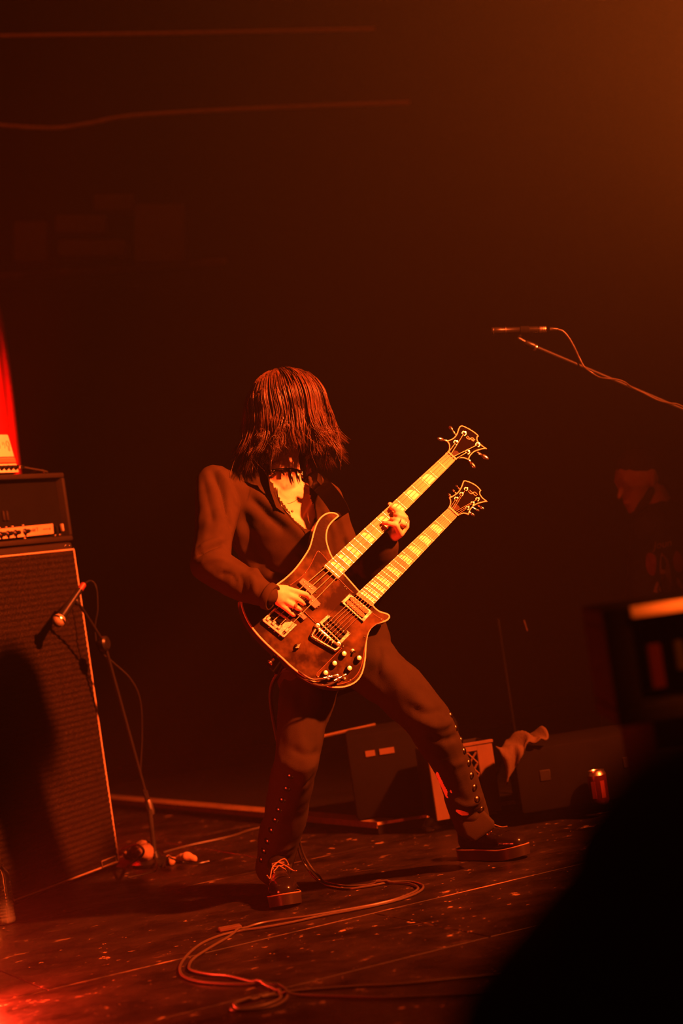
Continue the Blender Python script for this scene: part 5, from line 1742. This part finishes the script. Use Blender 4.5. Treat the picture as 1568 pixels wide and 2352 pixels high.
# ---- shoes
def shoe(toe, fdir, parent, nm):
    fdir = V((fdir.x, fdir.y, 0)).normalized()
    lat = ZZ.cross(fdir)
    L_ = 0.285
    heel = toe - fdir * L_
    pt_ = lambda s, w, z: heel + fdir * (s * L_) + lat * w + ZZ * z
    up_g = [[(pt_(.13, 0, .062), .034), (pt_(.22, 0, .105), .036), (pt_(.12, 0, .10), .030)], [(pt_(.13, 0, .060), .034), (pt_(.42, 0, .060), .036)], [(pt_(.22, 0, .10), .035), (pt_(.45, 0, .075), .033), (pt_(.4, 0, .055), .036)],
            [(pt_(.45, 0, .072), .032), (pt_(.72, .006, .056), .034), (pt_(.66, -.008, .054), .036), (pt_(.45, 0, .055), .036)], [(pt_(.70, .012, .055), .034), (pt_(.70, -.012, .055), .034), (pt_(.885, .006, .052), .027), (pt_(.885, -.008, .052), .026)]]
    me_ = blob_mesh(up_g, 0.0045, 4)
    me_.transform(Matrix.Translation(-base))
    s_ = link_mesh('shoe', me_, M['leather'], parent, base, 180)
    out = [(0.0, 0.012), (0.02, 0.028), (0.10, 0.038), (0.25, 0.038), (0.42, 0.037), (0.58, 0.045), (0.72, 0.052), (0.84, 0.049), (0.93, 0.036), (0.985, 0.018)]
    lp = [(s, w) for s, w in out] + [(1.0, 0.0)] + [(s, -w) for s, w in reversed(out)]
    tz = lambda s: 0.012 * max(0, (s - 0.66) / 0.34) ** 1.6
    top = catmull([pt_(s, w, .033 + tz(s)) for s, w in lp], 3, True)
    bot = catmull([pt_(s * 0.985 + 0.004, w * 0.95, .0015 + tz(s)) for s, w in lp], 3, True)
    so = MB().prism(top, bot).build('sole', M['sole'], s_, 40)
    MB().tube([p_ + ZZ * 0.001 for p_ in catmull([pt_(s * 0.99, w * 0.97, .034 + tz(s)) for s, w in lp], 3, True)], 0.0022, 6, closed=True).build('welt', M['lace'], so)
    MB().tube(catmull([pt_(.72, .046, .05), pt_(.735, .03, .078), pt_(.74, 0, .0905), pt_(.735, -.03, .078), pt_(.72, -.046, .05)], 4), 0.0016, 5).build('toe_cap_seam', M['leather'], s_)
    zz = lambda s: .108 - (s - .40) * .10
    bv_ = BVHTree.FromPolygons([v.co + base for v in me_.vertices], [tuple(q.vertices) for q in me_.polygons])

    def top_pt(s, w, l=0.002):
        p_ = pt_(s, w, 0.3)
        loc, nr, i_, d_ = bv_.ray_cast(p_, V((0, 0, -1)))
        return (loc if loc is not None else pt_(s, w, .09)) + ZZ * l
    for s in (.36, .43, .50):
        for sg in (1, -1):
            MB().lathe(top_pt(s, .019 * sg, -0.001), (ZZ + lat * sg * 0.6), [(0.0035, 0), (0.004, 0.002), (0.002, 0.003)], 10).build('eyelet', M['chrome'], s_)
    for s0, s1 in ((.36, .43), (.43, .36), (.43, .50), (.50, .43)):
        MB().tube([top_pt(s0, .019, 0.003), top_pt((s0 + s1) / 2, 0, 0.005), top_pt(s1, -.019, 0.003)], 0.0018, 6).build('lace', M['lace'], s_)
    for ends in ([(.40, 0, .006), (.46, .022, .010), (.54, .040, .004), (.60, .050, .004)], [(.40, 0, .006), (.47, -.020, .012), (.55, -.034, .006), (.64, -.042, .006)], [(.40, 0, .007), (.36, .022, .016), (.33, .032, .012), (.38, .028, .006)]):
        MB().tube(catmull([top_pt(*e) for e in ends], 4), 0.0019, 6).build('lace', M['lace'], s_)
    return s_


t1 = F(660, 2089)
shoe(t1, V((0.10, -1, 0)), man, 'a')
t2 = F(1214, 1972)
shoe(t2, F(1214, 1972) - F(1050, 1972), man, 'b')

# ------------------------------------------------------------------ seated person in the dim back right
DD = 7.95
dh = PX(1464, 1098, DD)
df = (-0.84 * CR - 0.34 * CU - 0.42 * FW).normalized()
du = (CU - df * CU.dot(df)).normalized()
ds = df.cross(du).normalized()


def dd_(f, u, s=0.0):
    return dh + df * f + du * u + ds * s


seat = PX(1560, 1500, DD + 0.1)
seat.z = 0.52
dsh1, dsh2 = PX(1490, 1230, DD - 0.12), PX(1620, 1225, DD + 0.12)
knee1, knee2 = V((seat.x - 0.30, seat.y - 0.36, 0.50)), V((seat.x + 0.12, seat.y - 0.42, 0.50))
an1, an2 = V((knee1.x - 0.04, knee1.y + 0.02, 0.13)), V((knee2.x + 0.03, knee2.y - 0.04, 0.13))
el1, el2 = PX(1470, 1400, DD - 0.1), PX(1660, 1390, DD)
wr1, wr2 = PX(1480, 1500, DD - 0.38), PX(1540, 1490, DD - 0.4)
g = [[(dd_(-0.018, 0.012), 0.083), (dd_(0.018, 0.008), 0.079)], [(dd_(0.02, -0.01), 0.070), (dd_(0.048, -0.085), 0.036), (dd_(0.066, -0.112), 0.022)], [(dd_(0.085, 0.0), 0.009), (dd_(0.110, -0.042), 0.011)], [(dd_(0.082, -0.074, 0.014), 0.008), (dd_(0.09, -0.074), 0.009), (dd_(0.082, -0.074, -0.014), 0.008)], [(dd_(0.08, 0.016, 0.03), 0.012), (dd_(0.08, 0.016, -0.03), 0.012)],
     [(dd_(-0.03, -0.03), 0.062), (dd_(-0.055, -0.17), 0.062)], [(dd_(-0.055, -0.15), 0.062), (dsh1, 0.05), (dsh2, 0.05)]]
for s in (1, -1):
    g += [[(dd_(-0.01, 0.0, 0.08 * s), 0.013), (dd_(-0.006, -0.035, 0.078 * s), 0.009), (dd_(-0.022, 0.015, 0.083 * s), 0.011)]]
g += [[(dsh1, 0.075), (dsh2, 0.075), (PX(1560, 1330, DD + 0.04), 0.12)], [(PX(1560, 1330, DD + 0.04), 0.13), (seat + ZZ * 0.10, 0.13)]]
g += chain([dsh1, el1, wr1], (0.055, 0.042, 0.028)) + chain([dsh2, el2, wr2], (0.055, 0.042, 0.028))
for wr_, el_ in ((wr1, el1), (wr2, el2)):
    dv_ = (wr_ - el_).normalized()
    sv_ = dv_.cross(ZZ).normalized()
    g += [[(wr_, 0.026), (wr_ + dv_ * 0.07, 0.026)]]
    for k in range(4):
        b_ = wr_ + dv_ * 0.08 + sv_ * (k - 1.5) * 0.019
        g += chain([b_, b_ + dv_ * 0.035 - ZZ * 0.012, b_ + dv_ * 0.04 - ZZ * 0.04], (0.011, 0.0095, 0.008))
    g += chain([wr_ + sv_ * 0.03 + dv_ * 0.03, wr_ + sv_ * 0.048 + dv_ * 0.065 - ZZ * 0.02], (0.013, 0.009))
g += chain([seat + V((-0.08, 0, 0.05)), knee1, an1], (0.10, 0.062, 0.04)) + chain([seat + V((0.08, 0, 0.05)), knee2, an2], (0.10, 0.062, 0.04))
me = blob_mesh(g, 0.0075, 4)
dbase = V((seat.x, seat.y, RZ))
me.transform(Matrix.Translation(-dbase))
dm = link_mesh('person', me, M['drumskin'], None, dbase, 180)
tag(dm, 'seated person with bowed head in a printed black T-shirt in the dim back', 'person')
me = blob_mesh([[(dd_(-0.030, 0.030), 0.085), (dd_(0.0, 0.042), 0.078)], [(dd_(-0.055, -0.01), 0.07), (dd_(-0.05, 0.03), 0.08)]], 0.008, 3)
me.transform(Matrix.Translation(-dbase))
link_mesh('hair', me, M['haircap'], dm, dbase, 180)
me = blob_mesh([[(dd_(0.03, -0.09, 0.03), 0.026), (dd_(0.062, -0.118), 0.024), (dd_(0.03, -0.09, -0.03), 0.026)], [(dd_(-0.005, -0.055, 0.056), 0.018), (dd_(0.03, -0.095, 0.034), 0.022)], [(dd_(-0.005, -0.055, -0.056), 0.018), (dd_(0.03, -0.095, -0.034), 0.022)]], 0.007, 3)
me.transform(Matrix.Translation(-dbase))
link_mesh('beard', me, M['haircap'], dm, dbase, 180)
tg3 = [[(dsh1, 0.085), (dsh2, 0.085), (PX(1560, 1330, DD + 0.04), 0.135)], [(PX(1560, 1330, DD + 0.04), 0.145), (seat + ZZ * 0.10, 0.145)], [(dd_(-0.055, -0.16), 0.07), (dsh1, 0.06), (dsh2, 0.06)]]
tg3 += [[(dsh1, 0.08), (dsh1.lerp(el1, 0.9), 0.064)], [(dsh2, 0.08), (dsh2.lerp(el2, 0.55), 0.068)]]
me = blob_mesh(tg3, 0.009, 4)
rumple(me, 7, 0.008, 2)
tee_bv = bvh_of(me)
me.transform(Matrix.Translation(-dbase))
tee = link_mesh('t_shirt', me, M['darktee'], dm, dbase, 180)
me = blob_mesh(chain([seat + V((-0.08, 0, 0.05)), knee1, an1], (0.115, 0.078, 0.06)) + chain([seat + V((0.08, 0, 0.05)), knee2, an2], (0.115, 0.078, 0.06)) + [[(seat + V((-0.09, 0, 0.06)), 0.11), (seat + V((0.09, 0, 0.06)), 0.11)]], 0.01, 4)
me.transform(Matrix.Translation(-dbase))
link_mesh('jeans', me, M['jean'], dm, dbase, 180)
for a_ in (an1, an2):
    fd = V((-0.35, -0.9, 0)).normalized()
    b_ = V((a_.x, a_.y, RZ))
    MB().hull([(b_ + ZZ * 0.045 - fd * 0.03, 0.04), (b_ + ZZ * 0.075, 0.045), (b_ + ZZ * 0.038 + fd * 0.17, 0.034)]).build('shoe', M['blackmatte'], dm, 60)


def on_tee(x, y, lift=0.003):
    p, nn = hit(tee_bv, x, y)
    if p is None:
        p = P(x, y, DD - 0.1)
    return p - ray(x, y).normalized() * lift


vs_, fs_ = text_mesh('Joun', 24.0, 0.0)
ln_ = [(1503, 1262), (1556, 1246)]
MB().add([on_tee(1500 + v.x * 0.98 + v.y * 0.14, 1262 - v.x * 0.20 - v.y * 1.05) for v in vs_], fs_).build('shirt_lettering', M['print'], tee, 0)


def patch(poly, m):
    pts = catmull([(a, b, 0) for a, b in poly], 4, True)
    c = (sum(p.x for p in pts) / len(pts), sum(p.y for p in pts) / len(pts))
    vs = [on_tee(p.x, p.y) for p in pts] + [on_tee(*c)]
    n = len(pts)
    MB().add(vs, [(i, (i + 1) % n, n) for i in range(n)]).build('shirt_print', m, tee, 0)


z8 = lambda L_: [(1380 + a / 6.532, 1060 + b / 6.533) for a, b in L_]
patch(z8([(900, 1380), (940, 1400), (1010, 1500), (1050, 1700), (1060, 1880), (1010, 1960), (930, 1930), (900, 1780), (880, 1600)]), M['print'])
patch(z8([(690, 1380), (800, 1400), (830, 1520), (800, 1700), (720, 1690), (670, 1560)]), M['printred'])
patch(z8([(1130, 1340), (1220, 1440), (1228, 1600), (1180, 1660), (1110, 1620), (1080, 1460)]), M['printred'])
patch(z8([(840, 1800), (890, 1900), (900, 1970), (790, 1960), (790, 1930)]), M['print'])
patch(z8([(1140, 1740), (1190, 1800), (1220, 1900), (1160, 1880), (1130, 1800)]), M['print'])

sl = V((seat.x, seat.y + 0.02, RZ))
stl = thing('drum_stool', sl, 'round black stool under the seated person in the back', 'stool')
MB().lathe(sl + ZZ * 0.29, ZZ, [(0.15, 0), (0.165, 0.01), (0.165, 0.07), (0.15, 0.08)], 24).build('cushion', M['blackmatte'], stl)
MB().tube([sl + ZZ * 0.10, sl + ZZ * 0.295], 0.014, 10).build('post', M['black'], stl)
for a in (0.5, 2.6, 4.7):
    MB().tube([sl + ZZ * 0.22, sl + V((0.2 * math.cos(a), 0.2 * math.sin(a), 0.008))], 0.009, 6).build('leg', M['black'], stl)

# ------------------------------------------------------------------ near cases at the right edge, out of focus
q0 = P(1372, 1404, 3.35)
q1 = P(1430, 1668, 3.35)
zb, ztp = q1.z, q0.z
cx0, cy0 = (q0.x + q1.x) / 2, 3.35
tw = 0.50
rx = V((math.cos(math.radians(-2.5)), 0, 0))
lc = thing('stage_case', V((cx0 + 0.3, 3.55, 0)), 'large black road case under the small case at the right edge', 'case')
MB().bbox((cx0 + 0.06 + 0.4, 3.62, zb / 2), (0.4, 0, 0), (0, 0.22, 0), (0, 0, zb / 2 - 0.001), 0.01, 2).build('case_box', M['blackmatte'], lc)
for k in range(2):
    MB().bbox((cx0 + 0.25 + 0.3 * k, 3.395, zb * 0.7), (0.03, 0, 0), (0, 0.006, 0), (0, 0, 0.03), 0.003, 1).build('latch', M['black'], lc)
ec = thing('equipment_case', V((cx0 + tw / 2, 3.5, zb)), 'small open-fronted black case with an orange-lit pale top edge at the right edge', 'case')
hh = ztp - zb
wt = 0.028
for nm, c, a, b, d in (('bottom_panel', (cx0 + tw / 2, 3.5, zb + wt / 2), tw / 2, 0.15, wt / 2), ('top_panel', (cx0 + tw / 2, 3.5, ztp - wt / 2), tw / 2, 0.15, wt / 2), ('side_panel', (cx0 + 0.0225, 3.5, zb + hh / 2), 0.0225, 0.15, hh / 2 - wt), ('side_panel', (cx0 + tw - 0.02, 3.5, zb + hh / 2), 0.02, 0.15, hh / 2 - wt), ('back_panel', (cx0 + tw / 2, 3.64, zb + hh / 2), tw / 2 - 0.04, 0.008, hh / 2 - wt)):
    MB().bbox(c, (a, 0, 0), (0, b, 0), (0, 0, d), 0.003, 1).build(nm, M['blackmatte'], ec)
MB().bbox((cx0 + 0.045 + (tw - 0.09) / 2, 3.342, ztp - 0.010), ((tw - 0.09) / 2, 0, 0), (0, 0.008, 0), (0, 0, 0.0095), 0.003, 2).build('top_edge', M['barwood'], ec)['label'] = 'pale top edge catching orange light'
for x_, wd, hgt, m in ((0.082, 0.012, 0.115, 'redtape'), (0.124, 0.008, 0.09, 'greentape'), (0.158, 0.009, 0.12, 'redtape')):
    MB().bbox((cx0 + x_, 3.40, ztp - wt - hgt / 2 - 0.004), (wd, 0, 0), (0, 0.01, 0), (0, 0, hgt / 2), 0.003, 1).build('module_face', M[m], ec)

# ------------------------------------------------------------------ spectator close to the lens, dark and out of focus
sh = PX(1715, 2100, 1.02)
zf = -0.75
g = [[(sh, 0.088), (sh + V((0, 0.02, -0.02)), 0.085)], [(sh + V((0, 0.03, -0.07)), 0.06), (sh + V((0, 0.08, -0.11)), 0.03)], [(sh + V((0, 0.09, -0.02)), 0.012), (sh + V((0, 0.115, -0.05)), 0.013)], [(sh + V((0, -0.02, -0.08)), 0.055), (sh + V((0, -0.03, -0.2)), 0.06)]]
shl, shr = sh + V((-0.155, -0.02, -0.25)), sh + V((0.19, -0.02, -0.22))
hp_ = V((sh.x, sh.y, zf + 0.86))
g += [[(shl, 0.06), (shr, 0.06), (sh + V((0, -0.03, -0.18)), 0.07)], [(shl, 0.06), (shr, 0.06), (hp_ + V((-0.08, 0, 0)), 0.11), (hp_ + V((0.08, 0, 0)), 0.11)]]
for s, sp_ in ((-1, shl), (1, shr)):
    el_ = sp_ + V((0.03 * s, 0.02, -0.29))
    wr_ = el_ + V((-0.01 * s, 0.10, -0.24))
    g += chain([sp_, el_, wr_], (0.055, 0.042, 0.028))
    g += [[(wr_, 0.026), (wr_ + V((0, 0.02, -0.08)), 0.03)]]
    for k in range(4):
        b_ = wr_ + V((0, 0.02 + (k - 1.5) * 0.019, -0.10))
        g += chain([b_, b_ + V((-0.008 * s, 0.006, -0.07 + abs(k - 1.4) * 0.01))], (0.010, 0.008))
    g += chain([wr_ + V((0, 0.05, -0.04)), wr_ + V((-0.01 * s, 0.075, -0.09))], (0.012, 0.009))
    g += chain([hp_ + V((0.09 * s, 0, 0)), V((sh.x + 0.10 * s, sh.y + 0.01, zf + 0.47)), V((sh.x + 0.10 * s, sh.y - 0.03, zf + 0.09))], (0.10, 0.062, 0.045))
    g += [[(V((sh.x + 0.10 * s, sh.y - 0.05, zf + 0.045)), 0.04), (V((sh.x + 0.11 * s, sh.y + 0.14, zf + 0.038)), 0.036)]]
me = blob_mesh(g, 0.011, 4)
fbase = V((sh.x, sh.y, zf))
me.transform(Matrix.Translation(-fbase))
M['shade'] = mat('black_cotton', (0.006, 0.005, 0.005), 0.95, spec=0.1)
sp = link_mesh('person', me, M['shade'], None, fbase, 180)
tag(sp, 'black hooded person very close to the lens filling the lower right corner', 'person')
me = blob_mesh([[(sh + V((0, -0.01, 0.002)), 0.103), (sh + V((0, 0.0, -0.04)), 0.106)], [(sh + V((0, -0.02, -0.05)), 0.108), (PX(1655, 2560, 1.02), 0.15), (sh + V((0.12, -0.03, -0.22)), 0.10)]], 0.010, 5)
me.transform(Matrix.Translation(-fbase))
link_mesh('hood', me, M['shade'], sp, fbase, 180)

# ------------------------------------------------------------------ stage haze
hz = MB().box((0.5, 5.6, 2.6), (5.9, 0, 0), (0, 6.5, 0), (0, 0, 3.38)).build('stage_haze', M['wall'], smooth=0)
hm = bpy.data.materials.new('haze')
hm.use_nodes = True
nt = hm.node_tree
nt.nodes.remove(nt.nodes['Principled BSDF'])
sc_ = nt.nodes.new('ShaderNodeVolumeScatter')
sc_.inputs['Color'].default_value = (1, 1, 1, 1)
sc_.inputs['Density'].default_value = HAZE
sc_.inputs['Anisotropy'].default_value = 0.6
nt.links.new(sc_.outputs[0], nt.nodes['Material Output'].inputs['Volume'])
hz.data.materials[0] = hm
tag(hz, 'thin stage haze glowing orange in the spotlight towards the upper right', 'haze', kind='stuff')
scene.cycles.volume_bounces = 0
scene.cycles.max_bounces = 6
scene.cycles.transmission_bounces = 6
scene.cycles.transparent_max_bounces = 8
scene.cycles.caustics_reflective = False
scene.cycles.caustics_refractive = False
scene.cycles.sample_clamp_indirect = 4.0
